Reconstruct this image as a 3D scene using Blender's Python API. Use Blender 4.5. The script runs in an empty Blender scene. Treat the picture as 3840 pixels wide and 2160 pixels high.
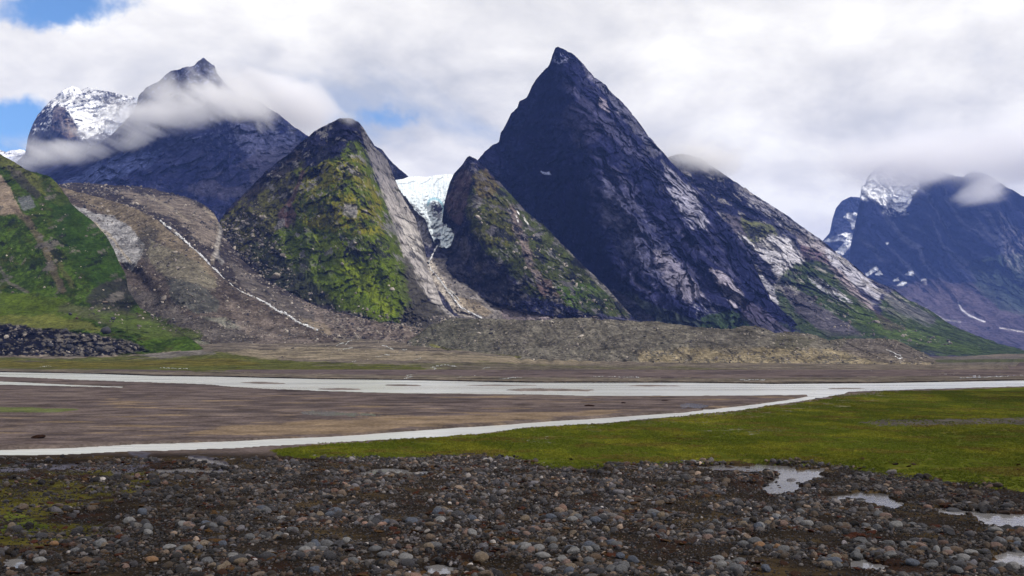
import bpy, bmesh, math, random
import numpy as np

# ------------------------------------------------------------------ camera, sky, sun, exposure
sc = bpy.context.scene
COL = sc.collection
FOC = 1005.0          # focal length in units of a 1024 wide frame
CAMH = 7.0            # eye height above the flood plain (m)
HOR = 350.0           # row of the horizon in a 576 high frame
cam = bpy.data.cameras.new('camera')
cam.sensor_width = 36.0
cam.lens = 36.0 * FOC / 1024.0
cam.shift_y = (HOR - 288.0) / 1024.0
cam.clip_start = 0.5
cam.clip_end = 60000
camo = bpy.data.objects.new('camera', cam)
COL.objects.link(camo)
camo.location = (0, 0, CAMH)
camo.rotation_euler = (math.radians(90), 0, 0)
sc.camera = camo

SUN_DIR = np.array([0.70, -0.33, 0.68])
SUN_DIR = SUN_DIR / np.linalg.norm(SUN_DIR)
sun = bpy.data.lights.new('sun', 'SUN')
sun.energy = 4.2
sun.angle = math.radians(1.0)
sun.color = (1.0, 0.93, 0.82)
suno = bpy.data.objects.new('sun', sun)
COL.objects.link(suno)
from mathutils import Vector, Euler
suno.rotation_euler = Vector(SUN_DIR).to_track_quat('Z', 'Y').to_euler()

sc.view_settings.view_transform = 'Standard'
sc.view_settings.look = 'None'
sc.view_settings.exposure = 0.0
sc.view_settings.gamma = 1.0
sc.view_settings.use_curve_mapping = False
sc.cycles.use_denoising = True
sc.cycles.max_bounces = 8
sc.cycles.diffuse_bounces = 2
sc.cycles.glossy_bounces = 2
sc.cycles.volume_bounces = 8
sc.cycles.volume_step_rate = 1.0
sc.cycles.volume_max_steps = 256

world = bpy.data.worlds.new('World')
sc.world = world
world.use_nodes = True


class NT:
    """small helper for node trees"""
    def __init__(s, tree):
        s.t = tree
        s.n = tree.nodes
        s.l = tree.links

    def new(s, typ, **kw):
        nd = s.n.new(typ)
        for k, v in kw.items():
            setattr(nd, k, v)
        return nd

    def link(s, a, b):
        s.l.new(a, b)

    def setin(s, sock, v):
        if isinstance(v, bpy.types.NodeSocket):
            s.l.new(v, sock)
        elif v is not None:
            sock.default_value = v

    def math(s, op, a, b=None, c=None, clamp=False):
        m = s.new('ShaderNodeMath', operation=op, use_clamp=clamp)
        for i, v in enumerate((a, b, c)):
            if v is not None:
                s.setin(m.inputs[i], v)
        return m.outputs[0]

    def vmath(s, op, a, b=None):
        m = s.new('ShaderNodeVectorMath', operation=op)
        s.setin(m.inputs[0], a)
        if b is not None:
            s.setin(m.inputs[1], b)
        return m.outputs['Value'] if op in ('DOT_PRODUCT', 'LENGTH', 'DISTANCE') else m.outputs[0]

    def noise(s, vec, scale, detail=4, rough=0.5, distortion=0.0, lac=2.0):
        m = s.new('ShaderNodeTexNoise')
        s.setin(m.inputs['Vector'], vec)
        m.inputs['Scale'].default_value = scale
        m.inputs['Detail'].default_value = detail
        m.inputs['Roughness'].default_value = rough
        m.inputs['Lacunarity'].default_value = lac
        m.inputs['Distortion'].default_value = distortion
        return m.outputs['Fac']

    def ramp(s, fac, stops, interp='LINEAR'):
        m = s.new('ShaderNodeValToRGB')
        s.setin(m.inputs[0], fac)
        cr = m.color_ramp
        cr.interpolation = interp
        while len(cr.elements) < len(stops):
            cr.elements.new(0.5)
        for e, (p, c) in zip(cr.elements, stops):
            e.position = p
            e.color = c if len(c) == 4 else (*c, 1)
        return m.outputs[0]

    def maprange(s, v, a, b, c=0.0, d=1.0, smooth=False):
        m = s.new('ShaderNodeMapRange', clamp=True)
        if smooth:
            m.interpolation_type = 'SMOOTHSTEP'
        s.setin(m.inputs[0], v)
        for i, x in enumerate((a, b, c, d)):
            m.inputs[i + 1].default_value = x
        return m.outputs[0]

    def mix(s, fac, a, b, blend='MIX'):
        m = s.new('ShaderNodeMix', data_type='RGBA', blend_type=blend)
        s.setin(m.inputs[0], fac)
        s.setin(m.inputs[6], a if not isinstance(a, tuple) else (*a, 1)[:4])
        s.setin(m.inputs[7], b if not isinstance(b, tuple) else (*b, 1)[:4])
        return m.outputs[2]


def build_world():
    w = NT(world.node_tree)
    w.n.clear()
    out = w.new('ShaderNodeOutputWorld')
    sky = w.new('ShaderNodeTexSky', sky_type='NISHITA')
    sky.sun_disc = False
    sky.sun_elevation = math.asin(SUN_DIR[2])
    sky.sun_rotation = math.atan2(SUN_DIR[0], SUN_DIR[1])
    sky.air_density = 1.0
    sky.dust_density = 0.4
    bg1 = w.new('ShaderNodeBackground')
    w.link(w.mix(1.0, sky.outputs[0], (0.62, 0.88, 1.12), 'MULTIPLY'), bg1.inputs[0])
    bg1.inputs[1].default_value = 0.14
    tc = w.new('ShaderNodeTexCoord')
    d = w.vmath('NORMALIZE', tc.outputs['Generated'])
    sep = w.new('ShaderNodeSeparateXYZ')
    w.link(d, sep.inputs[0])
    zz = w.math('ADD', w.math('ABSOLUTE', sep.outputs[2]), 0.40)
    # cloud deck seen in perspective
    px = w.math('DIVIDE', sep.outputs[0], zz)
    py = w.math('DIVIDE', sep.outputs[1], zz)
    comb = w.new('ShaderNodeCombineXYZ')
    w.link(px, comb.inputs[0])
    w.link(w.math('MULTIPLY', py, 1.0), comb.inputs[1])
    P = comb.outputs[0]
    n1 = w.noise(w.vmath('ADD', P, (3.1, 7.7, 0.0)), 2.1, 9, 0.54, 0.35)
    n2 = w.noise(w.vmath('ADD', P, (11.3, 1.2, 4.0)), 4.6, 7, 0.54, 0.25)
    nw = w.new('ShaderNodeTexNoise')
    w.link(d, nw.inputs['Vector'])
    nw.inputs['Scale'].default_value = 7.0
    nw.inputs['Detail'].default_value = 6.0
    nw.inputs['Roughness'].default_value = 0.6
    dw = w.vmath('ADD', d, w.vmath('MULTIPLY', w.vmath('SUBTRACT', nw.outputs['Color'], (0.5, 0.5, 0.5)), (0.22, 0.0, 0.10)))

    # openings in the deck: low in the west, and where the deck is thin
    def hole(u, v, ru, rv, k):
        dx = w.math('DIVIDE', sep2.outputs[0], sep2.outputs[1])
        dz = w.math('DIVIDE', sep2.outputs[2], sep2.outputs[1])
        a = w.math('DIVIDE', w.math('SUBTRACT', dx, (u - 512) / FOC), ru / FOC)
        b = w.math('DIVIDE', w.math('SUBTRACT', dz, (HOR - v) / FOC), rv / FOC)
        r = w.math('SQRT', w.math('ADD', w.math('MULTIPLY', a, a), w.math('MULTIPLY', b, b)))
        return w.math('MULTIPLY', w.maprange(r, 1.0, 0.1, 0.0, 1.0, True), w.math('MULTIPLY', w.math('GREATER_THAN', sep2.outputs[1], 0.05), k))
    sep2 = w.new('ShaderNodeSeparateXYZ')
    w.link(dw, sep2.inputs[0])
    thin = hole(-30, 128, 150, 62, 0.80)
    for h in ((80, 2, 150, 34, 0.50), (395, 112, 34, 18, 0.16), (345, 118, 30, 18, 0.12), (-160, 60, 200, 40, 0.4)):
        thin = w.math('MAXIMUM', thin, hole(*h))
    cover = w.math('SUBTRACT', w.math('ADD', n1, 0.16), thin)
    fac = w.maprange(cover, 0.28, 0.58, 0.0, 1.0, True)
    n3 = w.noise(w.vmath('ADD', P, (1.9, 5.2, 2.0)), 9.0, 7, 0.55, 0.3)
    shade = w.math('ADD', w.math('ADD', w.math('MULTIPLY', n1, 0.48), w.math('MULTIPLY', n2, 0.40)), w.math('MULTIPLY', n3, 0.12))
    ccol = w.ramp(shade, [(0.38, (0.66, 0.67, 0.67)), (0.45, (0.90, 0.885, 0.85)), (0.51, (1.09, 1.06, 0.99)), (0.57, (1.28, 1.25, 1.14))])
    bg2 = w.new('ShaderNodeBackground')
    w.link(ccol, bg2.inputs[0])
    bg2.inputs[1].default_value = 0.98
    mx = w.new('ShaderNodeMixShader')
    w.link(fac, mx.inputs[0])
    w.link(bg1.outputs[0], mx.inputs[1])
    w.link(bg2.outputs[0], mx.inputs[2])
    w.link(mx.outputs[0], out.inputs[0])


build_world()

# ------------------------------------------------------------------ numeric helpers
rng = np.random.default_rng(7)
random.seed(7)
_perm = np.arange(256)
np.random.default_rng(3).shuffle(_perm)
_perm = np.concatenate([_perm, _perm, _perm]).astype(np.int32)
_g = np.random.default_rng(5).normal(size=(256, 3))
_g = (_g / np.linalg.norm(_g, axis=1, keepdims=True)).astype(np.float32)


_gx, _gy, _gz = (np.ascontiguousarray(_g[:, i]) for i in range(3))
from concurrent.futures import ThreadPoolExecutor
_pool = ThreadPoolExecutor(4)


def _perlin3(x, y, z):
    xi, yi, zi = (np.floor(a).astype(np.int32) for a in (x, y, z))
    xf, yf, zf = x - xi, y - yi, z - zi
    xi &= 255
    yi &= 255
    zi &= 255
    u, v, w = (a * a * a * (a * (a * 6 - 15) + 10) for a in (xf, yf, zf))

    def g(dx, dy, dz):
        h = _perm[_perm[_perm[xi + dx] + yi + dy] + zi + dz]
        return _gx[h] * (xf - dx) + _gy[h] * (yf - dy) + _gz[h] * (zf - dz)
    a = g(0, 0, 0) * (1 - u) + g(1, 0, 0) * u
    b = g(0, 1, 0) * (1 - u) + g(1, 1, 0) * u
    c = g(0, 0, 1) * (1 - u) + g(1, 0, 1) * u
    e = g(0, 1, 1) * (1 - u) + g(1, 1, 1) * u
    return ((a * (1 - v) + b * v) * (1 - w) + (c * (1 - v) + e * v) * w) * 1.6


def _perlin2(x, y):
    xi, yi = (np.floor(a).astype(np.int32) for a in (x, y))
    xf, yf = x - xi, y - yi
    xi &= 255
    yi &= 255
    u, v = (a * a * a * (a * (a * 6 - 15) + 10) for a in (xf, yf))

    def g(dx, dy):
        h = _perm[_perm[xi + dx] + yi + dy]
        return _gx[h] * (xf - dx) + _gy[h] * (yf - dy)
    a = g(0, 0) * (1 - u) + g(1, 0) * u
    b = g(0, 1) * (1 - u) + g(1, 1) * u
    return (a * (1 - v) + b * v) * 2.0


def perlin(x, y, z=None):
    x, y = (np.asarray(a, dtype=np.float32) for a in np.broadcast_arrays(x, y))
    sh = x.shape
    args = [x.ravel(), y.ravel()]
    f = _perlin2
    if z is not None:
        args.append(np.broadcast_to(np.asarray(z, np.float32), sh).ravel())
        f = _perlin3
    n = args[0].size
    if n < 30000:
        return f(*args).reshape(sh)
    step = 32768
    parts = list(_pool.map(lambda k: f(*(a[k:k + step] for a in args)), range(0, n, step)))
    return np.concatenate(parts).reshape(sh)


def fbm(x, y, z, octaves=4, gain=0.5, lac=2.03, off=0.0):
    s = 0.0
    a = 1.0
    t = 0.0
    for i in range(octaves):
        s = s + a * perlin(x + off + 17.3 * i, y + off * 1.7 + 5.1 * i, None if z is None else z + off * 0.6 + 9.7 * i)
        t += a
        a *= gain
        x, y, z = x * lac, y * lac, None if z is None else z * lac
    return s / t


def ridged(x, y, z, octaves=4, gain=0.5, lac=2.05, off=0.0):
    s = 0.0
    a = 1.0
    t = 0.0
    for i in range(octaves):
        n = 1.0 - np.abs(perlin(x + off + 31.3 * i, y + off * 1.3 + 3.7 * i, None if z is None else z + off * 0.7 + 8.9 * i)) * 1.6
        s = s + a * n
        t += a
        a *= gain
        x, y, z = x * lac, y * lac, None if z is None else z * lac
    return s / t


def sstep(a, b, x):
    t = np.clip((x - a) / (b - a), 0, 1)
    return t * t * (3 - 2 * t)


def inside(poly, u, v):
    u = np.asarray(u)
    v = np.asarray(v)
    r = np.zeros(u.shape, bool)
    n = len(poly)
    for i in range(n):
        x0, y0 = poly[i]
        x1, y1 = poly[(i + 1) % n]
        if y0 == y1:
            continue
        c = ((y0 > v) != (y1 > v)) & (u < (x1 - x0) * (v - y0) / (y1 - y0) + x0)
        r ^= c
    return r


def seg_dist(pts, u, v, ku=1.0, kv=1.0):
    """distance to a polyline"""
    best = np.full(np.shape(u), 1e9)
    for (x0, y0), (x1, y1) in zip(pts[:-1], pts[1:]):
        ax, ay = (x1 - x0) * ku, (y1 - y0) * kv
        px, py = (u - x0) * ku, (v - y0) * kv
        L = ax * ax + ay * ay + 1e-9
        t = np.clip((px * ax + py * ay) / L, 0, 1)
        best = np.minimum(best, np.hypot(px - t * ax, py - t * ay))
    return best


def sdist(poly, u, v, margin=12.0, ku=1.0, kv=1.0):
    """signed distance to an outline (positive inside), exact only within the margin"""
    u, v = np.broadcast_arrays(u, v)
    P = np.array(poly)
    out = np.full(u.shape, -margin * 1.0)
    m = (u > P[:, 0].min() - margin / ku) & (u < P[:, 0].max() + margin / ku) & (v > P[:, 1].min() - margin / kv) & (v < P[:, 1].max() + margin / kv)
    if m.any():
        a, b = u[m], v[m]
        d = seg_dist(list(poly) + [poly[0]], a, b, ku, kv)
        out[m] = np.where(inside(poly, a, b), d, -d)
    return out


def unproject(u, v, D):
    """a point of the place from its image coordinates (u, v), projected out to a chosen depth D"""
    return (u - 512.0) / FOC * D, D, CAMH + (HOR - v) / FOC * D


def densify(line, step):
    out = []
    for a, b in zip(line[:-1], line[1:]):
        a, b = np.array(a, float), np.array(b, float)
        n = max(1, int(np.hypot(*(b - a)[:2]) / step))
        for i in range(n):
            out.append(a + (b - a) * i / n)
    out.append(np.array(line[-1], float))
    return out


class RBF:
    def __init__(s, lines, step=14.0):
        pts = []
        for L in lines:
            pts += densify(L, step) if len(L) > 1 else [np.array(L[0], float)]
        keep = []
        for p in pts:
            if all(np.hypot(*(p - q)[:2]) > 2.0 for q in keep):
                keep.append(p)
        P = np.array(keep)
        s.c = P[:, :2]
        n = len(P)
        r = np.hypot(s.c[:, None, 0] - s.c[None, :, 0], s.c[:, None, 1] - s.c[None, :, 1])
        A = np.zeros((n + 3, n + 3))
        A[:n, :n] = -r - np.eye(n) * 0.3
        A[:n, n] = 1
        A[:n, n + 1:] = s.c
        A[n, :n] = 1
        A[n + 1:, :n] = s.c.T
        b = np.zeros(n + 3)
        b[:n] = P[:, 2]
        w = np.linalg.solve(A, b)
        s.w, s.p = w[:n], w[n:]

    def __call__(s, u, v):
        sh = u.shape
        u, v = u.ravel(), v.ravel()
        o = np.empty(len(u))
        for i in range(0, len(u), 20000):
            a, b = u[i:i + 20000, None], v[i:i + 20000, None]
            o[i:i + 20000] = -np.sqrt((a - s.c[:, 0]) ** 2 + (b - s.c[:, 1]) ** 2) @ s.w
        o += s.p[0] + s.p[1] * u + s.p[2] * v
        return o.reshape(sh)


def grid_mesh(name, X, Y, Z, attrs=None, smooth=True):
    """mesh from a rows x columns lattice of points"""
    nr, nc = X.shape
    co = np.stack([X, Y, Z], -1).reshape(-1, 3).astype(np.float32)
    idx = np.arange(nr * nc).reshape(nr, nc)
    q = np.stack([idx[:-1, :-1], idx[1:, :-1], idx[1:, 1:], idx[:-1, 1:]], -1).reshape(-1, 4)
    me = bpy.data.meshes.new(name)
    me.vertices.add(len(co))
    me.vertices.foreach_set('co', co.ravel())
    me.loops.add(q.size)
    me.loops.foreach_set('vertex_index', q.ravel().astype(np.int32))
    me.polygons.add(len(q))
    me.polygons.foreach_set('loop_start', np.arange(0, q.size, 4, dtype=np.int32))
    me.polygons.foreach_set('loop_total', np.full(len(q), 4, dtype=np.int32))
    me.update(calc_edges=True)
    for k, v in (attrs or {}).items():
        v = np.asarray(v, np.float32).reshape(nr * nc, -1)
        if v.shape[1] == 3:
            a = me.attributes.new(k, 'FLOAT_COLOR', 'POINT')
            a.data.foreach_set('color', np.concatenate([v, np.ones((len(v), 1), np.float32)], 1).ravel())
        else:
            a = me.attributes.new(k, 'FLOAT', 'POINT')
            a.data.foreach_set('value', v.ravel())
    if smooth:
        me.shade_smooth()
    else:
        me.shade_flat()
    return me


def link(name, me, mat=None, label=None, kind=None, cat=None, group=None, parent=None):
    o = bpy.data.objects.new(name, me)
    COL.objects.link(o)
    if mat is not None and me is not None and len(me.materials) == 0:
        me.materials.append(mat)
    if label:
        o['label'] = label
    if kind:
        o['kind'] = kind
    if cat:
        o['category'] = cat
    if group:
        o['group'] = group
    if parent:
        o.parent = parent
    return o


# ------------------------------------------------------------------ materials
def new_mat(name):
    m = bpy.data.materials.new(name)
    m.use_nodes = True
    t = NT(m.node_tree)
    t.n.clear()
    out = t.new('ShaderNodeOutputMaterial')
    return m, t, out


def terrain_mat(name, s1, s2, bump_d, rough=0.9, lo=0.55, hi=1.45, spec=0.0, stretch=(1, 1, 1)):
    """vertex colour of the ground cover, broken up by two scales of noise, with relief"""
    m, t, out = new_mat(name)
    b = t.new('ShaderNodeBsdfPrincipled')
    b.inputs['Roughness'].default_value = rough
    b.inputs['Specular IOR Level'].default_value = spec
    at = t.new('ShaderNodeAttribute', attribute_name='Col')
    tc = t.new('ShaderNodeTexCoord')
    P = t.vmath('MULTIPLY', tc.outputs['Object'], stretch)
    n1 = t.noise(P, s1, 6, 0.6)
    n2 = t.noise(P, s2, 5, 0.65)
    k = t.math('MULTIPLY', t.maprange(n1, 0.3, 0.7, lo, hi), t.maprange(n2, 0.3, 0.7, lo, hi))
    colr = t.mix(1.0, at.outputs['Color'], k, 'MULTIPLY')
    t.link(colr, b.inputs['Base Color'])
    bp = t.new('ShaderNodeBump')
    bp.inputs['Strength'].default_value = 1.0
    bp.inputs['Distance'].default_value = bump_d
    t.link(t.math('ADD', n2, t.math('MULTIPLY', n1, 0.8)), bp.inputs['Height'])
    t.link(bp.outputs[0], b.inputs['Normal'])
    t.link(b.outputs[0], out.inputs[0])
    return m


M_rock = terrain_mat('mountain_rock', 0.045, 0.22, 4.5, lo=0.40, hi=1.7)
M_far = terrain_mat('far_mountain_rock', 0.014, 0.06, 12.0, lo=0.45, hi=1.6)
M_debris = terrain_mat('stony_debris', 0.08, 0.42, 2.4, lo=0.42, hi=1.65)
M_meadow = terrain_mat('turf_slope', 0.08, 0.42, 1.5, lo=0.58, hi=1.45)
M_floor = terrain_mat('valley_floor', 0.25, 3.2, 0.05, rough=0.85, lo=0.6, hi=1.4)


# ------------------------------------------------------------------ landforms
def ang_coords(P, ang):
    """coordinates across (a) and along (b) a direction in the frontal plane"""
    x, y, z = P
    c, s = math.cos(math.radians(ang)), math.sin(math.radians(ang))
    return x * c + z * s, -x * s + z * c


_r4 = np.random.default_rng(12).uniform(-1, 1, (5, 256)).astype(np.float32)


def _facets(a, b):
    ia, ib = np.floor(a).astype(np.int32), np.floor(b).astype(np.int32)
    best = np.full(a.shape, 1e9, np.float32)
    val = np.zeros(a.shape, np.float32)
    tint = np.zeros(a.shape, np.float32)
    for da in (-1, 0, 1):
        for db in (-1, 0, 1):
            h = _perm[_perm[(ia + da) & 255] + ((ib + db) & 255)]
            ca = ia + da + 0.5 + 0.48 * _r4[0][h]
            cb = ib + db + 0.5 + 0.48 * _r4[1][h]
            xa, xb = a - ca, b - cb
            d = xa * xa + xb * xb
            m = d < best
            best = np.where(m, d, best)
            val = np.where(m, 0.22 * _r4[2][h] + 0.8 * _r4[3][h] * xa + 0.8 * _r4[4][h] * xb, val)
            tint = np.where(m, _r4[2][(h + 77) & 255], tint)
    return val, tint


def facets(a, b, off=0.0):
    """broken rock: jointed blocks, each a tilted plane (in cell units), and a value for each block"""
    sh = a.shape
    a = (np.asarray(a, np.float32) + off * 3.7).ravel()
    b = (np.asarray(b, np.float32) + off * 1.9).ravel()
    st = 32768
    parts = list(_pool.map(lambda k: _facets(a[k:k + st], b[k:k + st]), range(0, a.size, st)))
    return np.concatenate([p[0] for p in parts]).reshape(sh), np.concatenate([p[1] for p in parts]).reshape(sh)


def rock_relief(P, L=120.0, amp=22.0, ang=0.0, an=0.35, off=0.0, fine=1.0):
    """toward-camera relief (m): ribs and gullies, then jointed blocks of three sizes"""
    a, b = ang_coords(P, ang)
    wa = a + 0.30 * L * fbm(a / L, b / L, None, 5, 0.62, off=off + 40)
    wb = b + 0.30 * L * fbm(a / L, b / L, None, 5, 0.62, off=off + 45)
    big = ridged(wa / L, wb * an / L, None, 3, 0.5, off=off) - 0.6
    mid = ridged(wa / (L * .3), wb * an / (L * .3), None, 2, 0.55, off=off + 3) - 0.6
    r = 1.3 * big + 0.40 * mid
    for q, k in ((0.42, 0.62), (0.17, 0.60), (0.075, 0.42)):
        l = L * q
        r = r + k * facets(wa / l, wb * (an + (1 - an) * .35) / l, off + q * 10)[0]
    return amp * r


def soft_relief(P, L=60.0, amp=6.0, off=0.0, ang=0.0, an=1.0):
    a, b = ang_coords(P, ang)
    return 1.4 * amp * (fbm(a / L, b * an / L, None, 5, 0.55, off=off))


class Paint:
    """ground cover of a landform: outlines with ragged, noise broken borders"""
    def __init__(s, u, v, P, off=0.0, ang=0.0, an=1.0):
        s.u, s.v, s.P = u, v, P
        x, y, z = P
        L = 20.0 / FOC * np.mean(y)
        a, b = ang_coords(P, ang)
        b = b * an
        s.w1 = fbm(a / L, b / L, y / L * .5, 6, 0.68, off=off + 11) * 1.5
        s.w2 = fbm(a / L, b / L, y / L * .5, 6, 0.68, off=off + 23) * 1.5
        s.fine = fbm(a / L * 6, b / L * 5, y / L * 2, 3, 0.7, off=off + 31) * 1.2
        s.c = np.zeros(u.shape + (3,))

    def fill(s, col):
        s.c[:] = col
        return s

    def mul(s, lo, hi, n=None):
        n = s.fine if n is None else n
        s.c *= (lo + (hi - lo) * sstep(-0.5, 0.5, n))[..., None]
        return s

    def area(s, poly, col, warp=6.0, k=1.0, cond=None, fine=2.5):
        e = warp * 0.9
        sd = sdist(poly, s.u, s.v, e * 2.2)
        f = sd / e + 0.9 * s.w1 + 0.35 * s.fine + 0.25
        m = sstep(-0.18, 0.30, np.where(sd > -e * 2.15, f, -1)) * k
        if cond is not None:
            m = m * cond
        s.c = s.c * (1 - m[..., None]) + np.array(col) * m[..., None]
        return s

    def line(s, pts, col, width, warp=3.0, k=1.0, soft=0.6):
        P = np.array(pts)
        mg = width * 2 + warp * 2
        b = (s.u > P[:, 0].min() - mg) & (s.u < P[:, 0].max() + mg) & (s.v > P[:, 1].min() - mg) & (s.v < P[:, 1].max() + mg)
        d = np.full(s.u.shape, 1e3)
        d[b] = seg_dist(pts, s.u[b] + warp * .6 * s.w1[b] + .7 * s.fine[b], s.v[b] + warp * .6 * s.w2[b])
        m = (1 - sstep(width * soft, width * (2 - soft), d)) * k * sstep(-.9, -.1, s.w2 + s.fine)
        s.c = s.c * (1 - m[..., None]) + np.array(col) * m[..., None]
        return s

    def blend(s, m, col):
        m = np.clip(m, 0, 1)
        s.c = s.c * (1 - m[..., None]) + np.array(col) * m[..., None]
        return s

    def outcrops(s, L, ang, an, share, light, dark, where=1.0, k=0.85):
        """blocks of bare rock breaking through the turf, pale and dark"""
        a, b = ang_coords(s.P, ang)
        wa = a + L * 1.2 * s.w2
        wb = b + L * 1.2 * s.w1
        for q, ll in ((0, L), (5, L * .45)):
            f, t = facets(wa / ll, wb * an / ll, 3 + q)
            g = sstep(-.45, .35, s.w1 * (1 if q else -1) + .3 * s.w2)
            s.blend(k * where * (t > 1 - 2 * share * g), light)
            s.blend(k * where * (t < -1 + 2 * share * (1.2 - g)), dark)
        return s

    def specks(s, amount=0.5, light=(0.30, 0.28, 0.27), dark=(0.02, 0.02, 0.024), k=0.7):
        """flecks of colour: loose blocks, and shade painted for hollows too small to model"""
        x, y, z = s.P
        L = 2.6 / FOC * np.mean(y)
        n = fbm(x / L, z / L, y / L, 2, 0.6, off=77)
        big = sstep(-.5, .5, s.w2)
        s.blend(k * sstep(0.40 - .14 * amount * big, 0.56 - .14 * amount * big, n), light)
        s.blend(k * sstep(0.34 - .14 * amount * (1 - big), 0.5 - .14 * amount * (1 - big), -n), dark)
        return s


SURF = {}


def landform(name, top, bottom, ctrl, relief, paint, mat, label, cat='mountain', step=0.75, jag=0.9, back=0.9, off=0.0, vstep=None, ang=0.0, an=1.0, skirt=None, steep=None, bjag=0.0, flat_foot=False):
    top = np.array(top, float)
    bottom = np.array(bottom, float)
    u0, u1 = top[0, 0], top[-1, 0]
    nc = int((u1 - u0) / step) + 1
    us = np.linspace(u0, u1, nc)
    vt = np.interp(us, top[:, 0], top[:, 1])
    vb = np.interp(us, bottom[:, 0], bottom[:, 1])
    vt = vt + jag * (1.1 * fbm(us / 9.0, 0.3 + 0 * us, None, 4, 0.7, off=off) + 1.0 * fbm(us / 26.0, 5.3 + 0 * us, None, 3, 0.6, off=off) + 0.9 * facets(us / 7.0, 0 * us, off)[0])
    vb = vb + bjag * fbm(us / 4.0, 7.3 + 0 * us, None, 4, 0.65)
    vb = np.maximum(vb, vt + 1.0)
    nr = int(np.percentile(vb - vt, 92) / (vstep or step)) + 2
    t = np.linspace(0, 1, nr)[:, None]
    V = vt[None] + (vb - vt)[None] * t
    U = np.broadcast_to(us, V.shape).copy()
    if steep:
        ctrl = [[(a, b, steep[0] + (c - steep[0]) * steep[1]) for a, b, c in L] for L in ctrl]
    D0 = RBF(ctrl)(U, V)
    if flat_foot:
        k = sstep(9.0, 3.0, vb[None] - V)
        D0 = D0 * (1 - k) + k * (CAMH - 0.03) * FOC / np.maximum(V - HOR, 1.0)
    P = unproject(U, V, D0)
    d = relief(P, U, V)
    D = D0 - d
    X, Y, Z = unproject(U, V, D)
    paintobj = Paint(U, V, (X, Y, Z), off, ang, an)
    paint(paintobj)
    C = np.clip(paintobj.c, 0.004, 0.92)
    # the far side: falls away behind the skyline down to the plain
    nb = 10
    zt = Z[0]
    sc_ = (zt.max() - zt.min() + 20.0)
    bx, by, bz, bc = [], [], [], []
    for i in range(nb, 0, -1):
        run = sc_ * (i / nb) ** 1.6
        dd = Y[0] + run
        f = dd / Y[0]
        bx.append(X[0] * f)
        by.append(dd)
        bz.append(np.maximum(zt - run * back - 0.02 * run * run / sc_, -3.0))
        bc.append(C[0])
    X = np.concatenate([np.array(bx), X])
    Y = np.concatenate([np.array(by), Y])
    Z = np.concatenate([np.array(bz), Z])
    C = np.concatenate([np.array(bc), C])
    SURF[name] = dict(U=U, V=V, P=(X[nb:].copy(), Y[nb:].copy(), Z[nb:].copy()))
    if skirt:
        dz, colr = skirt
        X = np.concatenate([X, X[-1:], X[-1:]])
        Y = np.concatenate([Y, Y[-1:] - 0.15, Y[-1:] - 0.3])
        Z = np.concatenate([Z, Z[-1:] - 0.05, Z[-1:] - dz])
        C = np.concatenate([C, np.broadcast_to(colr, (2,) + C[-1].shape)])
    me = grid_mesh(name, X, Y, Z, {'Col': C})
    o = link(name, me, mat, label, 'structure')
    return o


# colours (albedo); blue skylight is put into the rock tones
ROCKD = (0.010, 0.011, 0.030)
ROCK = (0.030, 0.030, 0.054)
ROCKL = (0.10, 0.097, 0.12)
SLAB = (0.40, 0.38, 0.365)
TAN = (0.19, 0.155, 0.112)
BROWN = (0.082, 0.067, 0.060)
BROWND = (0.026, 0.023, 0.026)
RED = (0.075, 0.046, 0.046)
GRASS = (0.056, 0.076, 0.007)
GRASSY = (0.140, 0.122, 0.014)
GRASSD = (0.022, 0.032, 0.010)
SNOW = (0.82, 0.84, 0.88)

# ---- far snow ridge at the left edge
def p_(p):
    p.fill(SNOW).mul(0.8, 1.0)
    p.area([(0, 160), (20, 153), (30, 165), (0, 170)], (0.25, 0.27, 0.36), 6, 0.6)
landform('snow_ridge', [(-60, 150), (-20, 145), (0, 149), (6, 152), (12, 150), (24, 150.5), (34, 158), (60, 170)],
         [(-60, 190), (60, 190)], [[(-60, 150, 5200), (60, 165, 5200)], [(-60, 190, 4800), (60, 190, 4800)]],
         lambda P, U, V: rock_relief(P, 300, 60, 0, 0.8, 4), p_, M_far, 'distant white snow ridge behind the grassy slope, far left of the valley', off=2)

# ---- snow mountain
def p_snow(p):
    p.fill(ROCK).mul(0.6, 1.5)
    dust = sstep(-0.12, 0.3, p.fine + 0.5 * p.w1 + (120 - p.v) / 90)
    p.blend(dust * 0.75, SNOW)
    p.area([(66, 107), (95, 101), (118, 106), (106, 130), (88, 137), (74, 122)], SNOW, 3, 0.95, cond=sstep(-0.75, -0.35, p.fine))
    p.area([(62, 92), (72, 84), (81, 90), (74, 99), (66, 104), (55, 106), (48, 110)], SNOW, 3, 0.85)
    p.area([(104, 132), (118, 112), (136, 98), (146, 120), (128, 140)], (0.62, 0.66, 0.76), 4, 0.8)
    p.area([(54, 106), (65, 108), (66, 122), (74, 135), (70, 140), (52, 139), (52, 120)], (0.10, 0.08, 0.08), 3, 0.9)
    p.area([(66, 118), (72, 118), (78, 136), (70, 138)], (0.24, 0.17, 0.12), 3, 0.6)
    p.area([(20, 140), (52, 130), (78, 142), (100, 140), (150, 150), (150, 190), (0, 190)], ROCKD, 4, 0.9)
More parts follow.
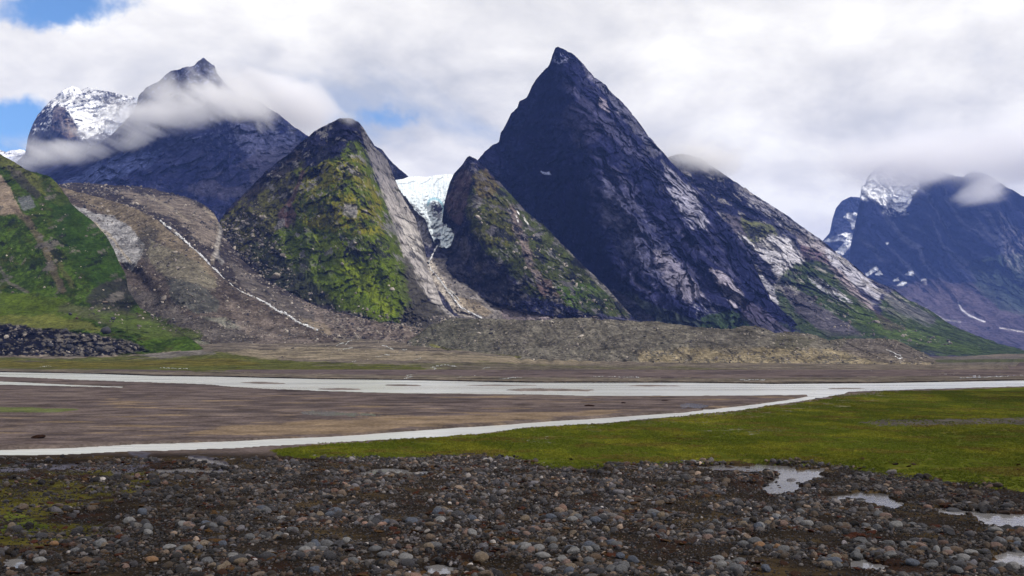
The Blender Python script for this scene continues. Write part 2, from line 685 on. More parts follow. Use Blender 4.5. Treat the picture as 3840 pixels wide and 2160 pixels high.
landform('snow_mountain', [(8, 172), (16, 162.5), (25, 154), (28, 136.6), (33, 123.4), (38.4, 114), (45.7, 106), (55.7, 95.6), (63.6, 89.6), (72, 85.6), (77, 87), (80.8, 90), (87.5, 87), (93, 88.3), (110, 92.3), (126, 95.6), (138, 98.2), (170, 108)],
         [(8, 190), (170, 190)],
         [[(8, 172, 3400), (28, 136, 3420), (45, 106, 3450), (72, 86, 3500), (93, 88, 3620), (138, 98, 3600), (170, 108, 3500)], [(62, 92, 3440), (60, 115, 3250), (62, 140, 3080)], [(95, 112, 3480), (100, 135, 3250)], [(8, 190, 2900), (170, 190, 2850)]],
         lambda P, U, V: rock_relief(P, 180, 50, -8, 0.4, 9), p_snow, M_far, 'snow dusted mountain with a bright snowfield under its summit', off=5, steep=(3500, 0.6))

# ---- dark peak wrapped in cloud wisps
def p_peak(p):
    p.fill(ROCKD)
    p.blend(sstep(-0.2, 0.6, p.w1 + p.fine), ROCK)
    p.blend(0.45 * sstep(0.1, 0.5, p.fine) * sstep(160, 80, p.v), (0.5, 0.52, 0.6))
    p.area([(60, 186), (110, 160), (160, 150), (150, 165), (95, 184)], (0.055, 0.065, 0.11), 8, 0.7)
    p.area([(228, 120), (262, 128), (300, 140), (300, 165), (262, 160), (240, 145)], ROCKL, 8, 0.45)
    p.area([(240, 165), (262, 155), (312, 140), (330, 160), (260, 200), (180, 192), (205, 180)], (0.050, 0.042, 0.045), 8, 0.6)
    p.area([(214, 180), (232, 167), (248, 170), (250, 184), (225, 188)], ROCKD, 3, 0.8)
_p_peak = p_peak
def p_peak(p):
    _p_peak(p)
    p.c = p.c * np.array((0.72, 0.80, 1.15))  # blue of the skylight put into the rock colour
    p.specks(0.4, (0.10, 0.10, 0.12), (0.010, 0.011, 0.02), 0.45)
landform('cloud_wrapped_peak', [(0, 178), (24, 168), (49, 163), (80, 154), (108.7, 138), (119, 127.4), (132.5, 112.8), (137, 104), (138.5, 95.6), (146, 87.6), (159, 81), (169.6, 71.7), (183, 67.7), (194.8, 65), (197.4, 61.8), (204, 58.5), (209.4, 61.8), (214.7, 66.4), (216.6, 73), (225, 83.6), (238.5, 95.6), (258.4, 101), (278, 114), (291.5, 124.7), (308, 136), (335, 156), (370, 180)],
         [(0, 205), (60, 205), (160, 215), (200, 232), (260, 235), (370, 215)],
         [[(0, 178, 2100), (49, 163, 2250), (109, 138, 2350), (138, 100, 2350), (170, 72, 2350), (204, 58, 2330), (225, 84, 2350), (258, 101, 2330), (308, 136, 2200), (370, 180, 2000)],
          [(204, 62, 2310), (200, 95, 2190), (185, 128, 2080)], [(172, 130, 2050), (120, 150, 2020), (60, 180, 1900)], [(172, 130, 2050), (240, 132, 2080), (265, 150, 2010)], [(160, 150, 1940), (200, 160, 1880), (220, 175, 1820)],
          [(0, 200, 1750), (60, 192, 1720), (160, 192, 1680), (215, 195, 1620), (300, 175, 1680)], [(0, 215, 1650), (200, 232, 1500), (260, 235, 1480), (370, 215, 1560)]],
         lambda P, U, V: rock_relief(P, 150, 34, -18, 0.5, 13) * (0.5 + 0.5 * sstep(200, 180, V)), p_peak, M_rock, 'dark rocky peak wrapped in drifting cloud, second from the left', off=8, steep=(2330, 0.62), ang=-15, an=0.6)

# ---- rear spur behind the green hill, left of the ice
def p_spur(p):
    p.fill(ROCKD).mul(0.7, 1.6)
    p.blend(0.5 * sstep(0, .5, p.w1), ROCKL)
landform('rock_spur', [(352, 130), (365, 131), (370, 138), (374.4, 145), (382, 149), (387.7, 157), (394, 164.5), (402, 171), (409.5, 177), (418, 181)],
         [(352, 200), (418, 200)], [[(352, 130, 1640), (374, 145, 1640), (418, 181, 1640)], [(352, 200, 1560), (418, 200, 1560)]],
         lambda P, U, V: rock_relief(P, 60, 14, 30, 0.4, 17), p_spur, M_rock, 'dark rock spur behind the green hill, dropping to the ice', off=11)

# ---- gully under the ice with the melt stream
def p_gully(p):
    p.fill(ROCK).mul(0.6, 1.7)
    p.blend(0.5 * sstep(0, .5, p.w1 + p.fine), ROCKL)
    p.area([(400, 190), (418, 212), (430, 232), (430, 246), (420, 240), (400, 215), (390, 190)], (0.20, 0.195, 0.215), 5, 0.85)
    p.area([(420, 256), (445, 262), (470, 290), (500, 308), (540, 318), (560, 330), (470, 330), (430, 275)], (0.16, 0.145, 0.135), 7, 0.85)
    p.area([(425, 262), (432, 262), (446, 286), (460, 300), (480, 312), (474, 318), (455, 312), (436, 284)], (0.40, 0.36, 0.32), 4, 0.9)
    p.area([(455, 296), (480, 304), (492, 312), (485, 317), (466, 311)], TAN, 3, 0.8)
    p.area([(500, 300), (560, 308), (600, 318), (600, 335), (505, 335)], (0.15, 0.125, 0.135), 5, 0.9)
landform('glacier_gully', [(380, 178), (396, 183), (430, 178), (456, 176), (470, 200), (500, 270), (540, 300), (640, 322)],
         [(380, 330), (640, 336)], [[(380, 178, 1440), (393, 182, 1425), (430, 178, 1512), (456, 176, 1512)], [(396, 188, 1370), (405, 196, 1300), (415, 212, 1262), (426, 222, 1206), (434, 244, 1136), (447, 248, 1129)], [(420, 192, 1398), (447, 190, 1408)], [(436, 208, 1304), (445, 225, 1226), (456, 230, 1178)], [(405, 225, 1230), (420, 242, 1150)], [(425, 265, 1060), (429, 265, 1075), (450, 270, 1050)], [(441, 281, 990), (454, 298, 920), (482, 318, 850)], [(500, 290, 1010), (540, 308, 900), (640, 325, 870)], [(400, 330, 800), (640, 336, 820)]],
         lambda P, U, V: rock_relief(P, 45, 9, 20, 0.5, 21), p_gully, M_rock, 'stony gully carrying the melt stream down from the ice', off=14, steep=(1560, 0.8), ang=30, an=0.6)

M_ice = terrain_mat('glacier_ice', 0.08, 0.5, 0.6, rough=0.55, lo=0.88, hi=1.08, spec=0.4)
# ---- hanging glacier
def p_ice(p):
    p.fill((0.66, 0.74, 0.80)).mul(0.8, 1.1)
    x, y, z = p.P
    cre = fbm(p.u / 1.6, p.v / 9.0, None, 3, 0.6, off=3)
    p.blend(0.55 * sstep(0.1, 0.4, cre), (0.34, 0.42, 0.52))
    p.blend(0.4 * sstep(186, 176, p.v), (0.80, 0.83, 0.85))
    for L in ([(421, 184), (427, 181.5), (431, 178)], [(433, 186), (438, 180), (443, 177)], [(398, 184), (408, 183), (416, 181)], [(444, 196), (449, 188)], [(441, 204), (447, 197)]):
        p.line(L, (0.20, 0.24, 0.32), 0.45, 1.0, 0.8)
    p.line([(427.5, 205), (429.5, 200), (434, 198.5), (439, 200), (442.5, 205), (443.5, 213)], (0.14, 0.36, 0.46), 1.1, 1.6, 0.75)
    dk = fbm(p.u / 5.0, p.v / 2.0, None, 4, 0.6, off=6)
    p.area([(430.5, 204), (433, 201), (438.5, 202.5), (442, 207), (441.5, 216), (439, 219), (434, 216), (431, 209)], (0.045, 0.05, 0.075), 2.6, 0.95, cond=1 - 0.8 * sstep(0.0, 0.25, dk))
    p.area([(404, 197), (414, 205), (426, 217), (432, 226), (428, 232), (420, 222), (408, 206)], (0.10, 0.11, 0.14), 3.5, 0.85, cond=sstep(-0.1, 0.15, dk))
    p.area([(427, 228), (436, 226), (448, 222), (456, 219), (456, 222), (446, 225.5), (434, 229)], (0.06, 0.062, 0.085), 2.2, 0.9, cond=sstep(-0.3, 0.0, dk))
    p.area([(431, 236), (434, 234), (440, 233), (441, 235.5), (436, 237)], (0.07, 0.07, 0.09), 1.8, 0.9)
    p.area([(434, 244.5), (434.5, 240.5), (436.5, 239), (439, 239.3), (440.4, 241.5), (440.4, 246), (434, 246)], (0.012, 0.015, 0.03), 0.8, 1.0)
    p.blend(0.5 * sstep(232, 244, p.v) * sstep(0.0, 0.4, p.w1), (0.55, 0.70, 0.82))
    p.blend(0.30 * sstep(0.1, 0.5, p.w2), (0.30, 0.36, 0.45))


def ice_relief(P, U, V):
    lower = sstep(190, 215, V)
    r = 3.5 * ridged(U / 5.0, V / 14.0, None, 3, 0.5, off=2) + 2.0 * fbm(U / 2.0, V / 3.0, None, 2) + (3 + 9 * lower) * facets(U / 3.2 + V / 9, V / 3.0, 2)[0]
    hole = np.exp(-(((U - 436.5) / 5.2) ** 2 + ((V - 209.5) / 8.5) ** 2) ** 2)
    cave = np.exp(-(((U - 437.3) / 2.8) ** 2 + ((V - 243) / 3.6) ** 2) ** 2)
    return r - 16 * hole - 14 * cave + 6 * np.exp(-((V - 188) / 9) ** 2)


landform('hanging_glacier', [(393, 181), (396, 180), (403, 179), (409, 176.6), (418, 176.6), (427, 177), (437, 175), (446, 174.3), (454, 174), (456.5, 178), (457, 210), (457.5, 219)],
         [(393, 182), (399, 189), (405, 196.5), (415, 210), (421, 216), (426, 221), (429, 230), (432, 238), (434, 243), (438, 246), (442, 247.5), (447, 248), (451, 246), (453.5, 238), (455, 230), (457.5, 222)],
         [[(393, 181, 1420), (427, 177, 1500), (456, 174, 1500)], [(396, 186, 1360), (420, 190, 1390), (447, 188, 1400)], [(405, 196, 1290), (436, 208, 1290), (445, 205, 1320)], [(426, 220, 1195), (444, 222, 1215), (457, 220, 1240)], [(434, 244, 1125), (447, 248, 1118), (455, 232, 1165)]],
         ice_relief, p_ice, M_ice, 'hanging glacier with a dark rock window, squeezed between two green hills', step=0.35, jag=0.15, back=0.1, off=16, steep=(1560, 0.8), bjag=3.0)

# ---- green hill in the middle
def p_hill(p):
    p.fill(ROCKD).mul(0.7, 1.5)
    p.area([(215, 232), (235, 205), (265, 178), (300, 150), (312, 190), (300, 232), (330, 300), (400, 330), (300, 330), (240, 262)], BROWND, 7, 0.9)
    p.area([(222, 222), (255, 198), (300, 168), (305, 208), (300, 250), (275, 262), (238, 250)], (0.070, 0.070, 0.016), 14, 0.85, cond=sstep(-.45, .15, p.fine + .5 * p.w2))
    green = [(296, 172), (318, 166), (340, 154), (356, 141), (364, 150), (372, 172), (382, 196), (390, 220), (400, 246), (408, 265), (405, 292), (399, 322), (370, 318), (338, 306), (318, 286), (290, 266), (272, 240), (285, 222), (296, 200)]
    p.area(green, GRASS, 7, 1.0, cond=sstep(-0.62, -0.3, p.fine + 0.5 * p.w2))
    p.area([(300, 174), (345, 156), (360, 160), (378, 200), (380, 232), (345, 232), (310, 225), (296, 210)], GRASSY, 10, 0.75, cond=sstep(-0.3, 0.15, p.fine + p.w1))
    p.area([(330, 248), (360, 262), (392, 300), (398, 320), (370, 308), (340, 280)], (0.085, 0.128, 0.010), 9, 0.9)
    p.area([(268, 238), (286, 262), (320, 288), (336, 306), (300, 300), (262, 272), (250, 250)], (0.032, 0.038, 0.02), 8, 0.75)
    # rock breaking through
    p.blend(0.8 * inside(green, p.u, p.v) * sstep(0.24, 0.42, p.fine * 0.7 + p.w2 * 0.6) * sstep(270, 240, p.v), (0.17, 0.165, 0.18))
    p.area([(345, 205), (356, 206), (356, 217), (344, 214)], (0.26, 0.25, 0.26), 4, 0.8)
    # pale rock along the right flank
    p.area([(362, 128), (374, 136), (386, 148), (398, 158), (404, 170), (410, 184), (422, 205), (434, 232), (438, 248), (438, 262), (446, 278), (454, 292), (464, 306), (474, 318), (445, 318), (428, 298), (410, 272), (404, 250), (396, 226), (384, 195), (374, 168), (366, 146)], (0.31, 0.29, 0.285), 5, 0.95, cond=sstep(-0.95, -0.4, p.w2 + .5 * p.fine) * (0.45 + 0.55 * sstep(160, 215, p.v)))
    p.blend(0.5 * sstep(0.0, 0.5, p.w1 + p.fine) * (p.u > 372) * sstep(215, 190, p.v) * (seg_dist([(364, 126), (390, 160), (410, 200)], p.u, p.v) < 12), ROCKD)
    p.area([(402, 215), (418, 234), (425, 248), (424, 258), (412, 250), (404, 236)], SLAB, 5, 0.6)
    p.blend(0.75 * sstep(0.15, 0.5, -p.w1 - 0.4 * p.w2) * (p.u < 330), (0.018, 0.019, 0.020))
    # reddish gully
    p.line([(303, 172), (298, 185), (293, 198), (283, 212)], RED, 2.2, 3, 0.9)
    p.area([(278, 212), (290, 204), (296, 214), (292, 228), (280, 226)], RED, 4, 0.9)
    # scree under the hill
    p.area([(407, 262), (425, 296), (440, 310), (455, 322), (440, 335), (392, 335), (404, 300), (400, 285)], (0.045, 0.042, 0.036), 9, 0.95)
    p.blend(0.8 * sstep(0.2, 0.5, p.w1) * (p.v > 150) * (p.u > 285) * (p.u < 400), (0.030, 0.036, 0.014))
    p.area([(215, 225), (225, 240), (240, 262), (270, 285), (310, 304), (345, 312), (400, 326), (400, 345), (215, 345)], BROWND, 5, 0.85)
_p_hill = p_hill
def p_hill(p):
    _p_hill(p)
    p.area([(290, 236), (330, 236), (372, 250), (402, 270), (404, 300), (398, 322), (368, 314), (340, 302), (318, 276)], (0.060, 0.086, 0.007), 14, 0.7)
    p.area([(316, 236), (340, 244), (372, 276), (396, 312), (386, 314), (350, 278), (320, 250)], (0.110, 0.140, 0.010), 10, 0.8)
    p.outcrops(9, 60, 0.6, 0.055, (0.13, 0.125, 0.13), (0.012, 0.013, 0.016), sstep(285, 255, p.v))
    p.specks(0.35, (0.13, 0.12, 0.11), (0.012, 0.014, 0.010), 0.45)
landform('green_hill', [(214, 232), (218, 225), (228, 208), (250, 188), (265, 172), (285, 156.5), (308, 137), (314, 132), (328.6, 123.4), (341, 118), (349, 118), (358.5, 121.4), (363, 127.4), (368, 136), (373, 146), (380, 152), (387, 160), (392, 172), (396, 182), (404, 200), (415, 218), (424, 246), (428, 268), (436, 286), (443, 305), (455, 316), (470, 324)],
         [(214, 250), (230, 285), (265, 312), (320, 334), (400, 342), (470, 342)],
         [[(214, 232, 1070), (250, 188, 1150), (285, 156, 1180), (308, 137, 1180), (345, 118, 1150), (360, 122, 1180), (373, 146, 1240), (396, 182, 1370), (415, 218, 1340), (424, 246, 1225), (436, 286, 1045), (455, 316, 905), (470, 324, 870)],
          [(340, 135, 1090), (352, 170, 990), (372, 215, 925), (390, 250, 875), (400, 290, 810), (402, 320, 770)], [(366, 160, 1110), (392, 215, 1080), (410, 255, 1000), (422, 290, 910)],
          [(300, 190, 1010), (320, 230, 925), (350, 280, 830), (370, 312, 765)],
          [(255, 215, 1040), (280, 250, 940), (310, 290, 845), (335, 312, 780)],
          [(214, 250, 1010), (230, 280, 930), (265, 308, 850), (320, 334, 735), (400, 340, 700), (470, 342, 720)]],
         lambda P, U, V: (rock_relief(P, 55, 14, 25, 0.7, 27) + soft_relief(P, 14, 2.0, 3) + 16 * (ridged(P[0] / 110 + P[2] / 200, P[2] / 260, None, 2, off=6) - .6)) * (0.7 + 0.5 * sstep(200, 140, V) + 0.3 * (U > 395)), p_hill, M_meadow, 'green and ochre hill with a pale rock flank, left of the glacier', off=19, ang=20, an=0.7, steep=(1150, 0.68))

# ---- green buttress right of the glacier
def p_butt(p):
    p.fill(ROCKD).mul(0.7, 1.5)
    p.area([(442, 225), (462, 236), (480, 255), (505, 278), (530, 300), (500, 306), (465, 292), (445, 262)], (0.060, 0.058, 0.075), 9, 0.8, cond=sstep(-.5, .25, p.w2 + .6 * p.fine))
    p.area([(490, 272), (520, 288), (528, 300), (505, 300), (480, 285)], (0.007, 0.008, 0.015), 6, 0.8)
    p.area([(445, 200), (462, 168), (474, 176), (466, 205), (460, 225), (450, 218)], (0.06, 0.042, 0.048), 4, 0.8)
    g = [(473, 178), (482, 172), (500, 186), (530, 216), (565, 247), (590, 274), (612, 294), (628, 316), (600, 312), (572, 305), (530, 296), (522, 282), (505, 268), (484, 246), (471, 232), (468, 208)]
    p.area(g, (0.036, 0.044, 0.010), 8, 0.95, cond=sstep(-0.62, -0.25, p.fine))
    p.area([(470, 205), (490, 190), (515, 208), (520, 240), (495, 245), (474, 232)], (0.062, 0.060, 0.013), 8, 0.7, cond=sstep(-0.3, 0.1, p.fine + p.w1))
    p.area([(474, 176), (486, 170), (500, 186), (492, 196), (476, 200)], (0.085, 0.065, 0.03), 5, 0.7)
    p.area([(556, 288), (590, 285), (610, 296), (600, 310), (572, 306)], (0.036, 0.062, 0.008), 7, 0.9)
    p.blend(0.75 * inside(g, p.u, p.v) * sstep(0.22, 0.42, p.fine * 0.6 + p.w2 * 0.7), (0.15, 0.145, 0.16))
    p.line([(512, 210), (517, 225), (524, 245), (530, 262), (538, 276), (546, 292)], (0.17, 0.13, 0.135), 4.0, 6, 0.7)
    for q in ([(509, 209), (511, 213)], [(516, 208), (519, 214)], [(524, 218), (528, 224)], [(516, 216), (518, 222)]):
        p.line(q, (0.6, 0.6, 0.62), 0.7, 1, 0.9)
    p.area([(536, 282), (548, 280), (558, 296), (545, 298)], RED, 5, 0.7)
    p.area([(585, 288), (612, 294), (630, 314), (600, 318), (575, 306)], (0.035, 0.045, 0.02), 5, 0.6)
    p.line([(557, 238), (575, 255), (600, 283), (630, 312)], (0.13, 0.12, 0.13), 2.5, 3, 0.7)
_p_butt = p_butt
def p_butt(p):
    _p_butt(p)
    p.outcrops(9, 60, 0.6, 0.09, (0.085, 0.08, 0.09), (0.008, 0.009, 0.015), 0.3 + 0.7 * sstep(464, 480, p.u))
    p.specks(0.5, (0.14, 0.135, 0.14), (0.012, 0.013, 0.016), 0.5)
landform('green_buttress', [(442, 222), (444, 206), (446, 196), (450, 182), (454, 173.7), (462, 164.5), (467, 157.2), (470, 155.9), (475.8, 159), (484.4, 167), (497.7, 180.4), (513.6, 197.6), (529.5, 214.8), (545.4, 226), (564, 246), (588, 270), (606, 287), (626, 309.7), (640, 324)],
         [(442, 262), (452, 276), (470, 291), (490, 301), (520, 309), (560, 318), (640, 336)],
         [[(442, 222, 1260), (446, 196, 1320), (454, 174, 1340), (470, 156, 1310), (498, 180, 1300), (530, 215, 1250), (564, 246, 1170), (606, 287, 1050), (640, 324, 930)],
          [(470, 158, 1300), (474, 186, 1170), (468, 206, 1140), (470, 234, 1070), (481, 248, 1020), (500, 270, 960), (518, 286, 915), (526, 300, 880)],
          [(446, 205, 1300), (452, 225, 1240), (456, 245, 1160), (470, 265, 1060)], [(442, 262, 1110), (452, 276, 1040), (470, 291, 985), (490, 301, 940), (520, 309, 880), (560, 318, 860), (640, 336, 840)],
          [(500, 200, 1180), (520, 235, 1080), (550, 270, 980), (580, 300, 900)]],
         lambda P, U, V: rock_relief(P, 60, 12, 40, 0.65, 33) + soft_relief(P, 12, 1.8, 5), p_butt, M_rock, 'dark pointed buttress with mossy green face, right of the glacier', off=23, ang=35, an=0.7, steep=(1310, 0.68))

# ---- the pyramid
def p_pyr(p):
    p.fill((0.007, 0.008, 0.026))  # shaded left face: its shade is painted into this dark base
    a, b = ang_coords(p.P, -6)
    st = fbm(a / 26.0, b / 160.0, None, 5, 0.6, off=4)
    p.blend(0.7 * sstep(-0.05, 0.4, st + 0.5 * p.fine), (0.026, 0.026, 0.050))
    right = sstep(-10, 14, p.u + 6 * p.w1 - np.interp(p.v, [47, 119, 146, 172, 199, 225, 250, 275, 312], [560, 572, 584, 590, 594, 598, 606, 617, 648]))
    a, b = ang_coords(p.P, 40)
    st = fbm(a / 38.0, b / 200.0, None, 6, 0.62, off=8)
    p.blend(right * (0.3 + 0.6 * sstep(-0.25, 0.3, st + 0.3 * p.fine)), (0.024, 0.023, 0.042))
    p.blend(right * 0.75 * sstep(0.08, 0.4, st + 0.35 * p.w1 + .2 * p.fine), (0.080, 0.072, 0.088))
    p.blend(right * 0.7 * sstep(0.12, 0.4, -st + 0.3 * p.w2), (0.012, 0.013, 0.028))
    p.area([(566, 105), (585, 100), (600, 118), (598, 140), (580, 145), (567, 125)], (0.050, 0.044, 0.058), 9, 0.6)
    p.area([(600, 98), (606, 100), (608, 112), (600, 106)], (0.24, 0.20, 0.19), 3, 0.8)
    p.area([(584, 64), (596, 78), (612, 94), (626, 108), (640, 128), (660, 154), (655, 156), (630, 125), (606, 95), (588, 76)], (0.15, 0.135, 0.13), 6, 0.6)
    p.area([(670, 190), (690, 184), (700, 208), (704, 224), (694, 228), (682, 214)], (0.27, 0.25, 0.245), 8, 0.8, cond=sstep(-.4, .0, st + .4 * p.fine))
    p.area([(662, 160), (674, 172), (690, 190), (684, 196), (668, 178)], (0.18, 0.165, 0.165), 5, 0.7)
    p.area([(604, 182), (640, 210), (668, 250), (690, 290), (668, 296), (630, 262), (606, 222)], (0.12, 0.11, 0.12), 12, 0.55, cond=sstep(-.4, .1, st + .4 * p.fine))
    p.area([(710, 270), (722, 272), (740, 292), (748, 304), (735, 306), (718, 288)], (0.26, 0.225, 0.21), 6, 0.85, cond=sstep(-.5, -.1, st + .4 * p.fine))
    p.area([(655, 248), (675, 262), (702, 296), (690, 304), (668, 276)], (0.17, 0.15, 0.15), 9, 0.7, cond=sstep(-.5, -.0, st + .4 * p.fine))
    p.area([(724, 228), (738, 246), (750, 268), (764, 302), (756, 304), (742, 282), (730, 258)], (0.011, 0.012, 0.028), 5, 0.9)
    for (c, s) in (((636, 128), 8), ((650, 150), 9), ((625, 165), 6), ((660, 190), 5)):
        p.blend(0.5 * (np.hypot(p.u - c[0] + 5 * p.w1, p.v - c[1] + 5 * p.w2) < s) * sstep(-.2, .2, p.fine), (0.060, 0.050, 0.030))
    p.area([(541, 171.5), (545, 172.5), (550, 171.5), (551, 175), (544, 174.5)], (0.5, 0.52, 0.58), 1.6, 0.9)
    p.area([(549, 58), (557, 52), (566, 56), (572, 60), (560, 63)], (0.30, 0.30, 0.35), 4, 0.5, cond=sstep(0.05, .2, p.fine))
    p.area([(617, 290), (640, 300), (690, 318), (740, 322), (790, 324), (790, 345), (600, 345)], (0.040, 0.046, 0.024), 8, 0.85)
    p.area([(600, 284), (625, 296), (652, 318), (660, 335), (625, 335), (612, 305)], (0.085, 0.074, 0.080), 6, 0.85)
    p.area([(690, 300), (712, 305), (735, 325), (700, 322)], (0.22, 0.21, 0.21), 6, 0.6, cond=sstep(0.0, .3, p.fine))
    p.area([(700, 318), (730, 312), (752, 322), (750, 335), (700, 335)], (0.034, 0.052, 0.014), 6, 0.9)
    p.area([(742, 300), (765, 312), (790, 334), (770, 336), (745, 318)], (0.075, 0.060, 0.066), 6, 0.8)
    p.specks(0.4, (0.12, 0.112, 0.125), (0.006, 0.007, 0.016), 0.4)
    p.c = p.c * np.array((0.66, 0.74, 1.12)) * (0.62 + 0.48 * right)[..., None]  # skylight blue tinted in, left face painted darker for its shade
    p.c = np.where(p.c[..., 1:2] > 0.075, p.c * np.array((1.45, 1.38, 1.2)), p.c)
def r_pyr(P, U, V):
    k = sstep(-14, 14, U - np.interp(V, [47, 119, 146, 172, 199, 225, 250, 275, 312], [560, 572, 584, 590, 594, 598, 606, 617, 648]))
    rl = rock_relief(P, 110, 20, -6, 0.3, 41)
    rr = rock_relief(P, 125, 36, 30, 0.5, 46)
    return rl * (1 - k) + rr * k
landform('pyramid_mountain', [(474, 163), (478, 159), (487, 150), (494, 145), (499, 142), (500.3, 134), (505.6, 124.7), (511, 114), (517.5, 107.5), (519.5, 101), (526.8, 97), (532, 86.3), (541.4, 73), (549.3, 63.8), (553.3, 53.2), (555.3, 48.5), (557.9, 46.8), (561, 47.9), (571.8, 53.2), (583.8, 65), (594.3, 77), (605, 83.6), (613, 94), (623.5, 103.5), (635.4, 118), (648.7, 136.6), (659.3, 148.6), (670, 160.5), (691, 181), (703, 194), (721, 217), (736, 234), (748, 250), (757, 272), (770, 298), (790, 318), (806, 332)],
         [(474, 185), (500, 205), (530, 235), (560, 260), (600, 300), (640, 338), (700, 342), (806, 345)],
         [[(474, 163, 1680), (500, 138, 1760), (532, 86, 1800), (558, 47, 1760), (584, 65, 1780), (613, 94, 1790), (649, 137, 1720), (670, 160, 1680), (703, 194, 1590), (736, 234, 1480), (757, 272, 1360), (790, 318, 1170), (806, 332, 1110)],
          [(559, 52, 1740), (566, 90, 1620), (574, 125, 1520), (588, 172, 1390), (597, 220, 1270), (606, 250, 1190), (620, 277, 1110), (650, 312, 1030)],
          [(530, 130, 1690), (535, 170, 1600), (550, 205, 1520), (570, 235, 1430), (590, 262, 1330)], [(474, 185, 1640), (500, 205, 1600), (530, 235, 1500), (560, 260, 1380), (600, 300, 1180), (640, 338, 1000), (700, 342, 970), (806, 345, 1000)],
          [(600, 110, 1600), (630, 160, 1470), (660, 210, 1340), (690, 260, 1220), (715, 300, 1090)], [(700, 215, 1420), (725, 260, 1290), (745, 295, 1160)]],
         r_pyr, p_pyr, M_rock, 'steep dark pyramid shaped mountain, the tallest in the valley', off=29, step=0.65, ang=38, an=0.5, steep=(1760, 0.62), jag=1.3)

# ---- shoulder with pale slabs running down to the right
def p_sh(p):
    p.fill(ROCK).mul(0.7, 1.5)
    p.blend(0.5 * sstep(0, .5, p.w1), ROCKL)
    p.area([(684, 158), (716, 168), (745, 190), (765, 206), (775, 220), (750, 218), (722, 210), (702, 190)], ROCKD, 5, 0.9)
    p.area([(735, 186), (765, 202), (800, 226), (822, 242), (808, 244), (782, 224), (752, 205)], (0.34, 0.32, 0.31), 6, 0.6, cond=sstep(-.3, .1, p.fine))
    p.area([(724, 216), (745, 220), (764, 232), (752, 242), (734, 232)], (0.10, 0.085, 0.09), 5, 0.8)
    p.area([(742, 220), (772, 226), (778, 240), (772, 250), (754, 248), (746, 234)], (0.095, 0.10, 0.035), 5, 0.9)
    p.area([(738, 232), (755, 246), (768, 236), (790, 240), (806, 258), (800, 270), (792, 276), (795, 280), (778, 284), (772, 266), (756, 250), (740, 238)], SLAB, 4, 0.95)
    p.area([(746, 265), (758, 268), (775, 292), (795, 316), (800, 323), (784, 321), (770, 308), (760, 296), (752, 280)], (0.42, 0.40, 0.39), 4, 0.9, cond=sstep(-.55, -.2, p.fine))
    p.area([(795, 232), (810, 236), (824, 246), (830, 256), (815, 250), (800, 244)], (0.32, 0.28, 0.26), 4, 0.8)
    p.area([(800, 245), (822, 252), (830, 262), (808, 262), (800, 256)], (0.12, 0.08, 0.085), 4, 0.7)
    p.area([(826, 250), (842, 256), (862, 274), (880, 294), (878, 300), (852, 282), (832, 262)], (0.42, 0.40, 0.40), 5, 0.9)
    p.area([(822, 262), (838, 270), (862, 296), (876, 311), (868, 312), (845, 292), (826, 272)], (0.30, 0.245, 0.23), 4, 0.85)
    gr = [(795, 264), (820, 262), (832, 276), (858, 302), (880, 314), (882, 300), (896, 292), (930, 311), (960, 328), (1000, 344), (1030, 352), (1030, 362), (900, 350), (830, 345), (790, 326), (776, 300), (780, 282)]
    p.area(gr, (0.034, 0.050, 0.014), 7, 0.95, cond=sstep(-0.7, -0.4, p.fine))
    p.area([(840, 300), (880, 318), (930, 340), (980, 350), (950, 354), (890, 338), (850, 316)], (0.056, 0.082, 0.016), 8, 0.75)
    p.area([(780, 286), (800, 292), (838, 318), (862, 336), (830, 336), (798, 312)], (0.072, 0.062, 0.072), 6, 0.85)
    p.area([(882, 290), (900, 300), (935, 320), (930, 326), (895, 310)], (0.10, 0.095, 0.10), 6, 0.7)
    p.area([(808, 276), (818, 278), (838, 292), (852, 303), (842, 302), (820, 288)], (0.45, 0.43, 0.43), 4, 0.8, cond=sstep(-.25, .05, p.fine))
    p.area([(872, 308), (888, 318), (905, 330), (885, 328)], RED, 5, 0.5)
    p.area([(800, 328), (840, 334), (880, 338), (920, 345), (960, 352), (900, 356), (800, 345)], (0.035, 0.045, 0.022), 6, 0.6)
def r_sh(P, U, V):
    r = rock_relief(P, 100, 24, 38, 0.4, 51)
    return r * (0.3 + 0.7 * sstep(345, 290, V + (U - 760) * 0.10))
_p_sh = p_sh
def p_sh(p):
    _p_sh(p)
    p.c = p.c * np.array((0.90, 0.93, 1.08))  # slight skylight blue put into the shoulder's colour
    p.outcrops(14, 40, 0.4, 0.10, (0.20, 0.19, 0.19), (0.008, 0.009, 0.02), sstep(330, 290, p.v), 0.7)
    p.specks(0.4, (0.2, 0.19, 0.19), (0.012, 0.013, 0.022), 0.45)
